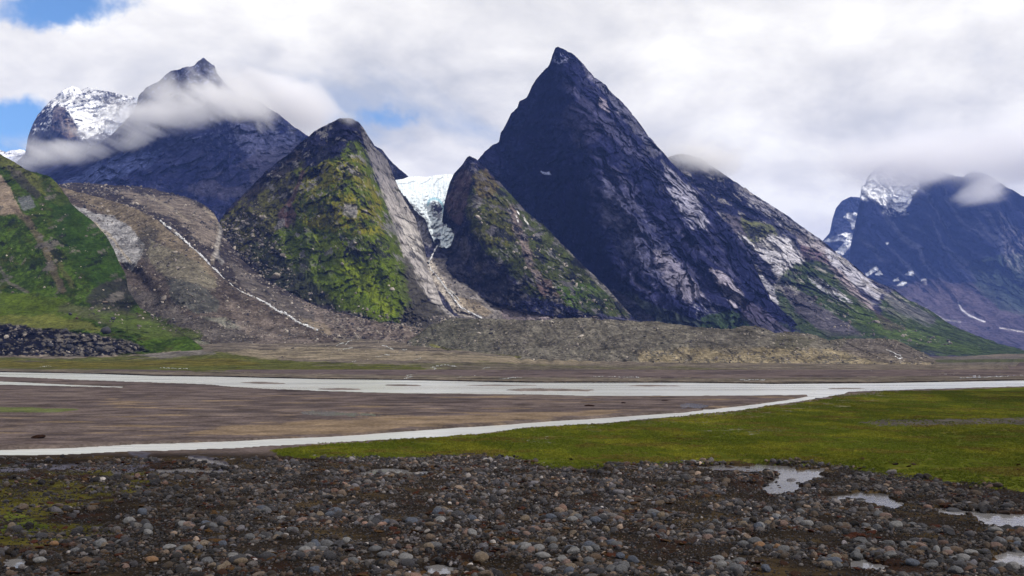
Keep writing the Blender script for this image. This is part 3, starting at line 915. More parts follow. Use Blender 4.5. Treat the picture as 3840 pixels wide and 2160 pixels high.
landform('slabby_shoulder', [(640, 172), (660, 160), (676, 154), (683, 153), (700, 158), (714.5, 167.6), (722, 173), (742, 186), (762, 199.4), (783, 212.7), (802, 227), (822, 240.5), (835, 251), (855, 265.7), (868, 277.6), (881, 284), (895, 289.5), (908, 299.4), (928, 308.7), (948, 323), (974, 335), (1000, 343.8), (1024, 349.8), (1060, 354)],
         [(640, 345), (790, 350), (850, 352), (930, 357), (1060, 361)],
         [[(640, 172, 2050), (683, 153, 2150), (714, 168, 2100), (762, 199, 1980), (802, 227, 1880), (835, 251, 1780), (881, 284, 1650), (948, 323, 1450), (1000, 344, 1330), (1060, 354, 1250)],
          [(640, 345, 1100), (790, 350, 900), (850, 352, 880), (930, 357, 880), (1060, 361, 900)], [(724, 216, 1750), (745, 245, 1620), (760, 275, 1480), (790, 322, 1180)],
          [(760, 235, 1700), (785, 262, 1540), (800, 290, 1390), (830, 325, 1150)], [(800, 245, 1740), (830, 275, 1560), (860, 305, 1330), (900, 335, 1100)]],
         r_sh, p_sh, M_rock, 'long mountain shoulder with pale rock slabs and green foot, right of the pyramid', off=33, ang=38, an=0.45, steep=(1800, 0.65))

# ---- far right mountains
def p_tower(p):
    p.fill((0.035, 0.04, 0.075)).mul(0.7, 1.4)
    p.area([(843, 217), (848, 213), (859, 213), (857, 225), (852, 230), (850, 222)], SNOW, 2.5, 0.9)
    p.area([(822, 242), (832, 237), (846, 233), (852, 234), (852, 243), (842, 256), (836, 252), (846, 241), (836, 241)], SNOW, 2, 0.9)
landform('far_tower', [(812, 256), (823, 240.5), (829.8, 232.5), (832.4, 219.3), (836.4, 207.4), (841.7, 200.7), (851, 196.8), (861, 197.5), (880, 205)],
         [(812, 300), (880, 300)], [[(812, 256, 6300), (836, 207, 6400), (861, 197, 6500), (880, 205, 6600)], [(850, 200, 6300), (850, 250, 5700), (850, 300, 5300)], [(812, 300, 5300), (880, 300, 5300)]],
         lambda P, U, V: rock_relief(P, 220, 70, 5, 0.4, 61), p_tower, M_far, 'small far rock tower with snow ledges, partly behind the cloudy mountain', off=37, steep=(6400, 0.4))

def p_far(p):
    p.fill((0.012, 0.015, 0.045))
    a, b = ang_coords(p.P, 22)
    st = fbm(a / 60, b / 600, None, 5, 0.62, off=2)
    p.blend(0.7 * sstep(0.0, 0.35, st), (0.085, 0.09, 0.125))
    p.blend(0.6 * sstep(0.05, 0.35, -st), (0.006, 0.008, 0.026))
    p.area([(861, 199), (862, 186), (872, 176), (890, 168), (920, 166), (919, 186), (908, 205), (901, 213), (885, 206), (872, 200)], SNOW, 4, 0.92, cond=sstep(-.8, -.45, p.fine))
    p.area([(884, 212), (900, 208), (908, 214), (896, 217)], SNOW, 4, 0.6, cond=sstep(-.1, .1, p.fine))
    for q in ([(866, 274), (876, 267), (878, 269), (868, 276)], [(897, 285.5), (902, 282), (906, 283), (903, 286)], [(875, 275), (880, 271), (882, 274)], [(922, 281), (926, 279), (926, 284)], [(893, 281), (898, 278), (899, 280)], [(906, 274), (912, 272), (913, 275)], [(914, 279), (922, 276)], [(885, 243), (888, 243), (887, 245)]):
        if len(q) > 2:
            p.area(q, SNOW, 2.4, 0.9)
    p.area([(880, 285), (900, 287), (940, 280), (975, 285), (1000, 300), (1030, 318), (1110, 320), (1110, 352), (980, 352), (930, 315)], (0.070, 0.056, 0.068), 6, 0.85)
    p.area([(972, 262), (1010, 255), (1060, 262), (1100, 300), (1030, 315), (1000, 305), (975, 282)], (0.035, 0.05, 0.03), 8, 0.75)
    p.area([(1000, 215), (1026, 240), (1060, 280), (1026, 282), (1005, 262)], (0.20, 0.185, 0.195), 8, 0.5, cond=sstep(-.1, .2, p.fine))
    p.line([(958, 302), (962, 309), (970, 316), (985, 322)], (0.5, 0.5, 0.55), 0.7, 2, 0.7)
    p.line([(925, 308), (945, 320), (960, 322)], (0.3, 0.29, 0.32), 0.9, 2, 0.6)
    p.line([(1000, 328), (1024, 332), (1060, 336)], (0.5, 0.48, 0.5), 0.6, 2, 0.6)
landform('cloudy_mountain', [(850, 250), (857, 215), (860, 198), (861.6, 186), (865.5, 183.5), (868, 176), (880, 165), (895, 158), (912, 160), (921, 168), (934, 168.5), (942, 171), (954, 175.6), (963.6, 177), (967.6, 173), (974, 171), (985, 174.3), (994, 178), (1007, 187.5), (1019, 194), (1027, 198), (1060, 225), (1110, 260)],
         [(850, 320), (900, 345), (1110, 356)],
         [[(850, 250, 4700), (861, 190, 5200), (895, 158, 5500), (934, 168, 4900), (974, 171, 4900), (1027, 198, 4700), (1110, 260, 4300)], [(862, 200, 4950), (866, 250, 4400), (880, 285, 3900)], [(895, 205, 4950), (905, 250, 4450), (920, 283, 3900)], [(934, 180, 4720), (932, 215, 4450), (912, 265, 4100)],
          [(950, 200, 4700), (955, 240, 4400), (950, 280, 3900)], [(985, 190, 4650), (985, 240, 4100), (985, 290, 3600)], [(1030, 230, 4400), (1040, 300, 3500)], [(880, 300, 3400), (930, 318, 3000), (980, 335, 2600), (1110, 335, 2600)], [(850, 320, 3000), (900, 345, 2300), (1110, 356, 1900)]],
         lambda P, U, V: rock_relief(P, 260, 60, 20, 0.3, 67) * (0.25 + 0.75 * sstep(310, 270, V)), p_far, M_far, 'far blue mountain with its summit in cloud and snow below, right edge', off=41, ang=22, an=0.4, steep=(5000, 0.38))

# ---- upper debris apron behind the left stream
def p_d2(p):
    p.fill(BROWND)
    p.blend(0.55 * sstep(-0.2, 0.4, p.w1 + p.fine), BROWN)
    p.area([(120, 192), (150, 196), (190, 200), (215, 220), (218, 246), (200, 240), (178, 220), (140, 205)], (0.155, 0.13, 0.11), 6, 0.8)
    p.line([(145, 195), (172, 208), (190, 222)], (0.22, 0.19, 0.15), 1.2, 3, 0.6)
    p.line([(204, 209), (217, 219), (219, 240), (212, 262)], (0.24, 0.205, 0.16), 1.8, 3, 0.7)
    p.area([(170, 190), (230, 185), (262, 176), (240, 200), (222, 215), (205, 205)], (0.035, 0.036, 0.042), 6, 0.8)
    p.line([(221, 225), (219, 240), (215, 255), (222, 262)], (0.30, 0.29, 0.29), 2.2, 4, 0.55)
    p.area([(230, 262), (262, 285), (300, 302), (345, 318), (345, 330), (310, 325), (270, 305), (238, 280)], (0.085, 0.075, 0.07), 5, 0.8)
    p.area([(300, 300), (340, 310), (390, 322), (430, 325), (430, 345), (330, 335)], (0.16, 0.13, 0.115), 6, 0.7, cond=sstep(-.4, 0, p.fine))
    p.area([(300, 318), (330, 328), (330, 334), (305, 328)], TAN, 5, 0.6)
_p_d2 = p_d2
def p_d2(p):
    _p_d2(p)
    p.specks(0.6, (0.15, 0.13, 0.115), (0.018, 0.017, 0.019), 0.55)
landform('debris_apron', [(40, 188), (58, 184.5), (80, 182.5), (110, 185), (150, 188), (183, 196), (204, 204), (214, 213), (220, 224), (226, 238), (240, 258), (265, 280), (320, 308), (370, 320), (400, 324), (440, 332)],
         [(40, 200), (93, 200), (126, 210), (159, 226), (207, 266), (231, 290), (265, 307), (318, 336), (350, 346), (440, 348)],
         [[(40, 188, 1500), (80, 182, 1600), (150, 188, 1560), (204, 204, 1320), (220, 224, 1180), (240, 258, 1020), (265, 280, 960), (320, 308, 850), (400, 324, 740), (440, 332, 700)], [(40, 200, 1280), (93, 200, 1210), (126, 210, 1110), (159, 225, 1010), (207, 264, 885), (231, 288, 828), (265, 306, 780), (318, 335, 705), (350, 346, 660), (440, 348, 650)], [(120, 195, 1350), (165, 205, 1200), (195, 230, 1050), (215, 258, 960)]],
         lambda P, U, V: soft_relief(P, 60, 12, 7) + soft_relief(P, 12, 3.5, 9) + 1.2 * soft_relief(P, 4, 1.5, 3), p_d2, M_debris, 'brown stony debris apron on the far side of the left stream', cat='slope', off=43, steep=(610, 0.78))

# ---- tan moraine this side of the stream
def p_d1(p):
    p.fill(BROWN).mul(0.75, 1.35)
    p.area([(55, 186), (93, 195), (126, 204), (160, 219), (200, 255), (215, 278), (190, 262), (160, 240), (130, 235), (110, 218), (80, 200)], TAN, 6, 0.85)
    p.area([(72, 206), (92, 213), (114, 217), (134, 232), (144, 245), (141, 256), (132, 270), (119, 262), (108, 244), (92, 224)], (0.34, 0.335, 0.35), 4, 0.95)
    p.line([(84, 214), (110, 228), (128, 246)], (0.16, 0.155, 0.17), 1.0, 5, 0.6)
    p.line([(96, 224), (114, 240), (130, 262)], (0.42, 0.36, 0.27), 1.3, 4, 0.7)
    p.area([(138, 236), (146, 226), (158, 230), (154, 252), (146, 262), (140, 252)], (0.05, 0.05, 0.045), 5, 0.6)
    p.area([(150, 240), (190, 258), (215, 280), (215, 290), (185, 282), (165, 275), (150, 260)], (0.19, 0.175, 0.13), 6, 0.7)
    p.area([(168, 278), (200, 285), (218, 300), (216, 312), (195, 314), (172, 300)], (0.075, 0.078, 0.072), 5, 0.85)
    p.area([(125, 285), (165, 298), (190, 318), (250, 322), (300, 335), (300, 350), (120, 350), (110, 300)], (0.10, 0.09, 0.085), 7, 0.85, cond=sstep(-.5, -.1, p.fine))
    p.area([(200, 316), (225, 318), (244, 328), (225, 326)], (0.20, 0.20, 0.17), 4, 0.7)
    p.area([(220, 292), (250, 312), (300, 330), (318, 345), (260, 345), (235, 322)], (0.17, 0.14, 0.125), 6, 0.7)
    p.area([(105, 310), (140, 314), (175, 325), (200, 335), (195, 348), (100, 350)], (0.065, 0.085, 0.02), 8, 0.9, cond=sstep(-.6, -.2, p.w2 + p.fine))
    p.area([(128, 322), (158, 325), (172, 336), (160, 344), (135, 338)], (0.022, 0.034, 0.014), 6, 0.8)
    p.area([(172, 336), (188, 338), (186, 344), (170, 344)], (0.03, 0.027, 0.03), 4, 0.8)
    p.area([(165, 345), (195, 342), (215, 345), (210, 352), (170, 352)], (0.25, 0.25, 0.2), 4, 0.7)
def r_d1(P, U, V):
    r = soft_relief(P, 45, 9, 11) + soft_relief(P, 10, 2.6, 13) + soft_relief(P, 4, 1.4, 2)
    r = r + 26 * np.exp(-(((U - 180) / 26) ** 2 + ((V - 290) / 16) ** 2))
    r = r - 14 * np.exp(-(seg_dist([(122, 268), (135, 275), (150, 292)], U, V) / 7) ** 2)
    return r
_p_d1 = p_d1
def p_d1(p):
    _p_d1(p)
    p.c *= 0.74
    p.blend(0.6 * sstep(0.25, 0.7, p.w1), (0.030, 0.026, 0.026))
    p.specks(0.5, (0.19, 0.165, 0.14), (0.026, 0.023, 0.022), 0.5)
landform('tan_moraine', [(44, 190), (58, 186), (75, 191), (93, 196), (126, 205), (145, 213), (157, 220), (168, 230), (180, 239), (192, 248), (204, 259), (214, 270), (228, 282), (240, 291), (262, 302), (285, 316), (300, 324), (318, 332), (345, 344)],
         [(44, 215), (70, 240), (100, 300), (110, 350), (200, 352), (345, 354)],
         [[(44, 190, 1180), (58, 186, 1190), (93, 196, 1120), (126, 205, 1060), (157, 220, 985), (204, 259, 868), (228, 282, 812), (262, 302, 760), (318, 332, 692), (345, 344, 650)], [(44, 215, 1040), (70, 240, 950), (100, 300, 780), (110, 350, 640), (200, 352, 610), (345, 354, 610)],
          [(95, 225, 1000), (115, 255, 900), (130, 285, 810)], [(140, 250, 905), (160, 270, 850), (190, 285, 785), (205, 310, 715)], [(140, 300, 760), (180, 325, 680), (240, 335, 660)]],
         r_d1, p_d1, M_debris, 'tan moraine slope with a pale rock slab, left of the stream', cat='slope', off=47, steep=(610, 0.78))

# ---- left green slope
def p_left(p):
    p.fill((0.036, 0.062, 0.007))
    p.mul(0.55, 1.45, p.w1 + p.fine)
    p.blend(0.6 * sstep(0.1, 0.5, p.w2), (0.052, 0.050, 0.016))
    p.blend(0.7 * sstep(0.25, 0.6, -p.w1), (0.014, 0.022, 0.006))
    p.area([(0, 154), (30, 172), (58, 184), (72, 203), (60, 206), (40, 192), (18, 176), (0, 166)], (0.10, 0.105, 0.03), 4, 0.8)
    p.area([(-60, 165), (0, 176), (8, 186), (14, 200), (20, 212), (6, 214), (-60, 210)], (0.26, 0.20, 0.16), 5, 0.85)
    p.area([(8, 166), (20, 172), (32, 186), (42, 195), (36, 198), (22, 186), (12, 176)], (0.04, 0.036, 0.035), 4, 0.8)
    p.area([(18, 198), (30, 196), (34, 206), (24, 210)], (0.14, 0.14, 0.17), 4, 0.7)
    p.line([(14, 208), (28, 222), (42, 242), (52, 268), (62, 290)], (0.105, 0.08, 0.06), 3.5, 6, 0.75)
    p.line([(45, 245), (60, 265), (72, 285)], (0.11, 0.095, 0.045), 3.0, 6, 0.5)
    p.line([(0, 268), (10, 284), (28, 292)], (0.12, 0.105, 0.10), 1.6, 3, 0.7)
    p.area([(40, 176), (70, 200), (100, 230), (118, 262), (122, 280), (100, 292), (80, 270), (60, 235)], (0.020, 0.044, 0.005), 10, 0.7)
    p.area([(-60, 285), (20, 296), (60, 302), (85, 312), (60, 324), (0, 322), (-60, 320)], (0.075, 0.105, 0.010), 10, 0.75)
    p.area([(-60, 318), (40, 316), (90, 322), (100, 330), (60, 330), (0, 326), (-60, 325)], (0.13, 0.13, 0.035), 6, 0.6)
    p.area([(100, 285), (125, 280), (140, 296), (130, 312), (95, 312), (88, 302)], BROWND, 9, 0.8)
    p.area([(60, 306), (110, 308), (150, 318), (190, 334), (150, 336), (100, 322)], (0.06, 0.065, 0.03), 8, 0.8)
    p.area([(95, 312), (110, 312), (165, 328), (172, 340), (130, 334)], (0.07, 0.10, 0.02), 6, 0.8)
    # broken rock scarp
    sc_ = [(-60, 324), (20, 325), (38, 330), (60, 330), (95, 336), (130, 341), (146, 350), (120, 354), (70, 360), (-60, 362)]
    p.area(sc_, (0.12, 0.108, 0.096), 5, 1.0)
    p.area(sc_, (0.010, 0.010, 0.015), 5, 1.0, cond=sstep(-0.02, 0.14, fbm(p.u / 7, p.v / 4, None, 4, 0.6, off=5) + 0.10 + 0.22 * sstep(80, 0, p.u)))
    p.area([(-60, 356), (40, 357), (100, 357), (180, 352), (180, 366), (-60, 366)], (0.24, 0.20, 0.165), 3, 0.7)
def r_left(P, U, V):
    r = soft_relief(P, 50, 9, 15) + soft_relief(P, 12, 2.6, 17) + soft_relief(P, 5, 0.9, 3)
    s = sstep(322, 330, V) * sstep(160, 140, U)
    r = r + s * 9 * (ridged(P[0] / 14, P[2] / 8, P[1] / 14, 3, off=4) - 0.6)
    r = r + 12 * sstep(200, 160, V) * (rock_relief(P, 40, 0.6, 40, 0.5, 5))
    return r
_p_left = p_left
def p_left(p):
    _p_left(p)
    p.outcrops(7, 50, 0.6, 0.03, (0.11, 0.10, 0.09), (0.010, 0.013, 0.008), sstep(322, 300, p.v))
    p.c *= 0.78
    p.specks(0.15, (0.09, 0.085, 0.06), (0.010, 0.014, 0.007), 0.4)
landform('left_green_slope', [(-60, 118), (-20, 142), (0, 154.5), (5.3, 157), (26.5, 169.8), (49, 176.4), (57, 183), (66, 196), (71.5, 203.7), (82, 213), (95.4, 223.6), (106, 235.5), (114, 250), (119.3, 263.4), (125.9, 275.3), (128, 290), (140, 308), (165, 322), (190, 338), (200, 346), (207, 352)],
         [(-60, 365), (60, 364), (130, 360), (160, 355), (207, 354)],
         [[(-60, 118, 1120), (0, 154, 1030), (49, 176, 980), (72, 204, 930), (95, 224, 885), (114, 250, 830), (126, 275, 780), (128, 290, 755), (165, 322, 675), (200, 342, 630)], [(-60, 325, 640), (0, 325, 640), (60, 330, 625), (130, 342, 600)], [(-60, 365, 545), (60, 364, 545), (130, 360, 545), (160, 352, 590), (200, 350, 600)], [(-60, 290, 740), (20, 290, 735), (70, 302, 705), (110, 310, 685)], [(30, 220, 870), (60, 250, 810), (90, 285, 740)]],
         r_left, p_left, M_meadow, 'steep bright green slope above a dark boulder scarp, left edge', cat='slope', off=53, steep=(545, 0.72))

# ---- lateral moraine across the middle
def p_mor(p):
    p.fill((0.135, 0.124, 0.105)).mul(0.75, 1.3)
    st = fbm((p.u + (p.v - 340) * 0.5) / 5.0, p.v / 40.0, None, 4, 0.6, off=1)
    p.blend(0.6 * sstep(0.0, 0.4, st), (0.085, 0.082, 0.07))
    p.blend(0.55 * sstep(520, 440, p.u), (0.085, 0.088, 0.065))
    p.area([(640, 352), (720, 348), (800, 350), (860, 352), (935, 362), (935, 372), (640, 370)], (0.29, 0.24, 0.155), 6, 0.8, cond=sstep(-.5, -.05, p.fine + p.w1))
    p.area([(700, 330), (740, 332), (760, 345), (730, 352), (690, 345)], (0.10, 0.092, 0.08), 6, 0.7)
    p.area([(780, 335), (815, 340), (800, 350), (770, 345)], (0.10, 0.095, 0.07), 5, 0.7)
    p.area([(850, 338), (900, 342), (935, 362), (880, 362), (840, 350)], (0.115, 0.10, 0.098), 5, 0.75)
    p.line([(430, 345), (450, 350), (480, 354), (520, 357)], (0.16, 0.155, 0.03), 1.2, 1.5, 0.7)
def r_mor(P, U, V):
    x, y, z = P
    gul = ridged(x / 16 + z / 22, z / 60, None, 3, 0.5, off=3) - 0.6
    fur = ridged(x / 7 + z / 16, z / 70, None, 3, 0.55, off=8) - 0.6
    return 4.0 * gul + 3.2 * fur + soft_relief(P, 45, 4, 19) + soft_relief(P, 4, 0.7, 23)
_p_mor = p_mor
def p_mor(p):
    _p_mor(p)
    p.c *= 0.72
    p.specks(0.5, (0.17, 0.15, 0.12), (0.022, 0.020, 0.019), 0.5)
landform('moraine_ridge', [(408, 340), (421, 332), (434, 323.5), (454, 318), (487, 318.4), (527, 319.7), (553, 319.7), (570, 318), (586.5, 317.7), (600, 319), (633, 321), (659, 321.7), (683, 325.6), (702.5, 327.3), (722, 329.3), (732, 328.6), (742, 326), (755.6, 326), (765, 328.6), (775, 333), (789, 331.9), (802, 332.6), (815, 335), (828.5, 340), (855, 338.5), (881, 338), (895, 340), (908, 345.8), (928, 355), (936, 361)],
         [(408, 346), (447, 352), (520, 360), (683, 366), (936, 367)],
         [[(408, 340, 650), (454, 318, 660), (527, 320, 635), (600, 319, 610), (683, 326, 590), (755, 326, 585), (802, 333, 580), (881, 338, 570), (936, 361, 530)], [(408, 346, 630), (447, 352, 600), (520, 360, 555), (683, 366, 505), (936, 367, 490)], [(500, 340, 605), (600, 340, 568), (700, 345, 540), (800, 348, 535)]],
         r_mor, p_mor, M_debris, 'long grey brown moraine ridge crossing in front of the pyramid mountain', cat='moraine', off=57)

# ------------------------------------------------------------------ valley floor
RIV_FAR = [(-400, 366), (0, 371.7), (99, 373.4), (157, 375.4), (213, 376), (320, 378.4), (403, 379.2), (486, 381), (533, 381.8), (683, 381.8), (775, 383), (881, 382.2), (1024, 379.6), (1500, 373)]
RIV_NEAR = [(-400, 372), (0, 376.3), (100, 380), (213, 384.4), (265, 388.5), (320, 390.8), (394, 392.9), (444, 393.5), (533, 394.4), (580, 395.3), (683, 395.3), (775, 394.8), (815, 394.6), (843, 394.2), (848, 391.6), (908, 389.3), (1024, 386), (1500, 378)]
RIVER = RIV_FAR + RIV_NEAR[::-1]
RIVER_CUT = [(a, b - 2.5) for a, b in RIV_FAR] + RIV_NEAR[::-1]
BRANCH = [(-400, 374), (0, 380.4), (70, 383.5), (125, 385.5), (122, 387), (60, 385.6), (0, 384.5), (-400, 378)]
ST_TOP = [(-500, 466), (0, 447.3), (66, 445), (132, 441.6), (199, 439.7), (278, 436.3), (341, 434), (434, 427), (514, 421.8), (593, 416.5), (646, 413.2), (683, 410.5), (736, 404.8), (775, 400.2), (800, 396.2), (815, 393.5)]
ST_BOT = [(-500, 478), (0, 456.2), (66, 454.2), (132, 450.9), (199, 448.9), (265, 445), (341, 441.4), (434, 436.3), (474, 433.3), (527, 427), (606, 422.4), (683, 415.8), (736, 410.5), (775, 403.9), (815, 398.6), (845, 394)]
STREAM = ST_TOP + ST_BOT[::-1]
POOLS = [
    ('pool', [(303, 411.5), (318, 410.5), (345, 412), (378, 414), (390, 415), (360, 415.6), (325, 415), (308, 413.5)], 'thin pale pool on the gravel bar between the two channels'),
    ('pool', [(683, 403), (700, 404), (708, 405.5), (700, 407), (683, 409)], 'small pale pool at the right tip of the gravel bar'),
    ('pool', [(690, 467), (700, 465), (725, 464.4), (750, 464), (790, 466), (812, 468), (831, 468.5), (826, 474), (815, 480), (803, 487), (798, 494), (780, 494), (765, 492), (752, 487), (740, 484), (765, 483), (778, 474), (768, 472), (740, 473), (715, 471)], 'widest bright puddle where the stones meet the grass'),
    ('pool', [(822, 497), (842, 494), (855, 490), (880, 491), (895, 499), (905, 505), (890, 508), (870, 502), (850, 500), (835, 501)], 'bright puddle around a black stone, middle of the chain on the right'),
    ('pool', [(932, 506), (948, 508), (968, 510), (1000, 511), (1040, 512), (1040, 532), (1010, 530), (985, 524), (970, 515), (940, 513)], 'bright puddle among stones running out of the right edge'),
    ('pool', [(850, 561), (868, 557), (880, 563), (900, 566), (880, 569), (860, 567)], 'small bright puddle between cobbles near the lower right corner'),
    ('pool', [(1000, 552), (1030, 550), (1040, 565), (1012, 566), (985, 560)], 'puddle between dark cobbles in the lower right corner'),
    ('pool', [(0, 558), (18, 556), (33, 560), (34, 568), (14, 571), (0, 570)], 'bluish puddle in the lower left corner'),
    ('pool', [(415, 566), (440, 563), (460, 567), (450, 575), (420, 575)], 'dull puddle between cobbles at the bottom middle'),
    ('pool', [(350, 472), (380, 469), (410, 469), (432, 471), (425, 473.5), (390, 474), (360, 474)], 'thin wet sheet among the stones left of the middle'),
    ('pool', [(186, 456), (206, 457), (232, 464), (226, 467), (204, 463)], 'slanting bluish wet strip on the mud below the channel'),
    ('pool', [(150, 470), (190, 468), (236, 470), (230, 473), (160, 473)], 'thin bluish wet strip where the mud turns to stones'),
    ('pool', [(900, 418.5), (920, 417.3), (918, 418.6), (902, 419.6)], 'tiny bright pool in the grass, left of the pair near the right edge'),
    ('pool', [(978, 418.2), (991, 417.4), (990, 419.4), (980, 419.6)], 'tiny bright pool in the grass nearest the right edge'),
]
WET_SHEEN = [[(20, 465), (60, 467), (110, 463), (130, 466), (95, 470), (50, 471)], [(110, 468), (140, 464), (150, 466), (135, 472), (115, 474)], [(190, 457), (205, 458), (226, 464), (222, 466), (205, 462)], [(0, 470), (30, 470), (25, 473), (0, 473)], [(150, 470), (185, 469), (230, 470), (228, 472), (160, 472)], [(130, 454), (150, 454), (145, 458), (135, 457)], [(145, 460), (160, 461), (150, 463)]]
GRASSBANK = [(276, 450), (300, 447), (341, 443.5), (434, 438), (474, 435), (527, 429), (606, 424.5), (683, 418.5), (736, 413), (790, 405), (842, 397.5), (870, 394.5), (908, 391.2), (1024, 387.5), (1500, 380), (1500, 500), (1024, 492), (960, 484), (934, 482), (881, 475), (835, 467), (789, 465), (749, 463.5), (683, 465), (606, 469), (553, 469), (533, 463.5), (514, 458), (474, 454), (408, 457.5), (341, 457.5), (306, 458), (276, 455.5)]


def uv_of(x, y):
    return 512 + FOC * x / y, HOR + FOC * CAMH / y


def edge_down(poly, u, v):
    """1 inside the channel, falling to 0 at its edge, in rows"""
    return sdist(poly, u, v, 3.0, 0.25, 1.0)


BARS = [[(384, 384.0), (400, 383.2), (424, 384.0), (420, 385.0), (398, 385.1)], [(446, 384.0), (490, 383.2), (540, 383.6), (538, 384.5), (480, 384.7)], [(492, 388.4), (530, 387.2), (596, 388.2), (580, 389.8), (520, 390.0)],
        [(600, 384.6), (650, 384.0), (700, 384.8), (650, 385.4)], [(812, 387.0), (850, 386.4), (880, 387.2), (840, 388.0)], [(225, 381.2), (262, 380.8), (300, 383.0), (260, 382.9)], [(310, 387.6), (352, 387.0), (372, 388.6), (340, 389.2)]]
WATER_Z = -0.22


def floor_z(x, y):
    u, v = uv_of(x, y)
    mpp = y * y / (FOC * CAMH)            # metres of ground per row
    n = fbm(x / 9.0, y / 9.0, None, 4, 0.5, off=3)
    z = 0.06 * n + 0.02 * fbm(x / 1.1, y / 1.1, None, 3, 0.6, off=8)
    z = z + 0.10 * fbm(x / 40.0, y / 40.0, None, 2, off=12)
    g = inside(GRASSBANK, u + 3 * fbm(x / 6, y / 6, None, 2), v)
    z = z + np.where(g, 0.07 + 0.05 * fbm(x / 2.2, y / 2.2, None, 3), 0)
    wob = 0.9 * fbm(x / (0.05 * y), y / (0.10 * y), None, 4, 0.6, off=21)
    e = np.maximum(edge_down(RIVER_CUT, u, v + wob * 0.6), edge_down(BRANCH, u, v + wob * 0.5))
    e = np.maximum(e, edge_down(STREAM, u, v + wob))
    z = z - 0.75 * sstep(-0.15, 0.35, e)
    # gravel bars standing out of the river
    for bar in BARS:
        z = z + 0.62 * sstep(-0.15, 0.45, edge_down(bar, u + 20 * wob, v + 0.5 * wob))
    z = z + 0.05 * (v > 456)
    PN = (16 * fbm(x / 2.0, y / 2.0, None, 4, 0.6, off=4), 4.5 * fbm(x / 1.6, y / 1.6, None, 4, 0.65, off=2))
    for nm, poly, lab in POOLS:
        pe = edge_down(poly, u + PN[0], v + PN[1])
        z = z - 0.24 * sstep(-0.5, 0.4, pe)
    return z


rows = np.concatenate([np.linspace(1100, 640, 40, endpoint=False), np.linspace(640, 440, 330, endpoint=False), np.linspace(440, 371, 210, endpoint=False), np.geomspace(21, 0.8, 50) + HOR])
colsu = np.concatenate([np.linspace(-1500, -60, 70, endpoint=False), np.linspace(-60, 1084, 800, endpoint=False), np.linspace(1084, 2600, 70)])
UU, VV = np.meshgrid(colsu, rows)
YY = FOC * CAMH / (VV - HOR)
XX = (UU - 512) / FOC * YY
ZZ = floor_z(XX, YY)
ZZ = np.where(VV < 369, -0.6, ZZ)
pf = Paint(UU, VV, (XX, YY, ZZ), 61)
n_s = fbm(XX / 5, YY / 5, None, 4, 0.6, off=2)
n_l = fbm(UU / 120, VV / 3.0, None, 4, 0.55, off=6)
n_h = fbm(XX / 0.9, YY / 0.9, None, 3, 0.65, off=9)
pf.w1, pf.w2, pf.fine = n_s, fbm(XX / 5, YY / 5, None, 4, 0.6, off=14), n_h
pf.fill((0.078, 0.062, 0.062))
pf.blend(0.7 * sstep(0.0, 0.35, n_l), (0.105, 0.085, 0.080))
pf.blend(0.7 * sstep(0.05, 0.35, -n_l), (0.048, 0.040, 0.042))
n_k = fbm(UU / 70, VV / 1.4, None, 4, 0.6, off=16)
pf.blend(0.65 * sstep(0.22, 0.36, n_k) * (VV < 447), (0.028, 0.022, 0.022))
pf.blend(0.6 * sstep(0.22, 0.4, fbm(UU / 90, VV / 2.2, None, 3, off=44)) * (VV > 395) * (VV < 440), (0.17, 0.125, 0.082))
pf.area([(190, 432), (250, 424), (330, 420), (420, 417), (540, 414), (640, 411), (560, 417), (430, 426), (330, 432), (260, 434)], (0.17, 0.125, 0.082), 4, 0.6)
pf.area([(0, 408), (40, 408.5), (78, 410), (60, 412), (0, 412)], (0.07, 0.09, 0.03), 2, 0.8)
# near stony shore: mud painted darker for the shade between stones, brown silt, moss
near = sstep(446, 460, VV + 4 * n_s)
pf.blend(near, (0.014, 0.011, 0.009))
pf.blend(near * 0.8 * sstep(0.0, 0.4, n_s), (0.044, 0.031, 0.016))
pf.blend(near * 0.6 * sstep(0.15, 0.4, -n_s), (0.022, 0.011, 0.008))
moss = [(-400, 470), (90, 472), (150, 478), (140, 495), (60, 505), (60, 525), (120, 530), (90, 538), (-400, 545)]
pf.area(moss, (0.052, 0.048, 0.010), 16, 0.85, cond=sstep(-0.3, 0.15, n_s + 0.4 * n_h))
pf.area([(-400, 516), (20, 516), (45, 528), (20, 532), (-400, 535)], (0.045, 0.060, 0.010), 8, 0.8, cond=sstep(-.3, .1, n_h))
for q in WET_SHEEN:
    pf.area(q, (0.060, 0.060, 0.085), 5, 0.8)  # sky sheen on wet mud, painted as bluish colour
gm = inside(GRASSBANK, UU + 8 * n_s, VV + 1.6 * n_h + 1.5 * n_s)
pf.blend(gm * 1.0, (0.044, 0.052, 0.007))
pf.blend(gm * 0.4 * sstep(0.05, 0.4, fbm(UU / 80, VV / 6, None, 4, 0.55, off=17)), (0.085, 0.09, 0.014))
pf.blend(gm * 0.35 * sstep(0.1, 0.4, fbm(UU / 60, VV / 4, None, 4, 0.55, off=27)), (0.085, 0.060, 0.022))
pf.area([(860, 424), (880, 421), (930, 421), (1024, 418), (1200, 412), (1200, 420), (1024, 425), (930, 427), (880, 428)], (0.052, 0.046, 0.045), 4, 0.9)
pf.area([(640, 424), (700, 418), (790, 408), (842, 399), (930, 393), (930, 397), (850, 405), (790, 413), (710, 424)], (0.10, 0.088, 0.06), 6, 0.6)
for q in ([(700, 431), (740, 431), (785, 432), (740, 434)], [(520, 439), (550, 438), (552, 443), (530, 443)], [(580, 427), (600, 428), (600, 431)]):
    pf.area(q, (0.16, 0.15, 0.15), 5, 0.5, cond=sstep(0, .2, n_h))
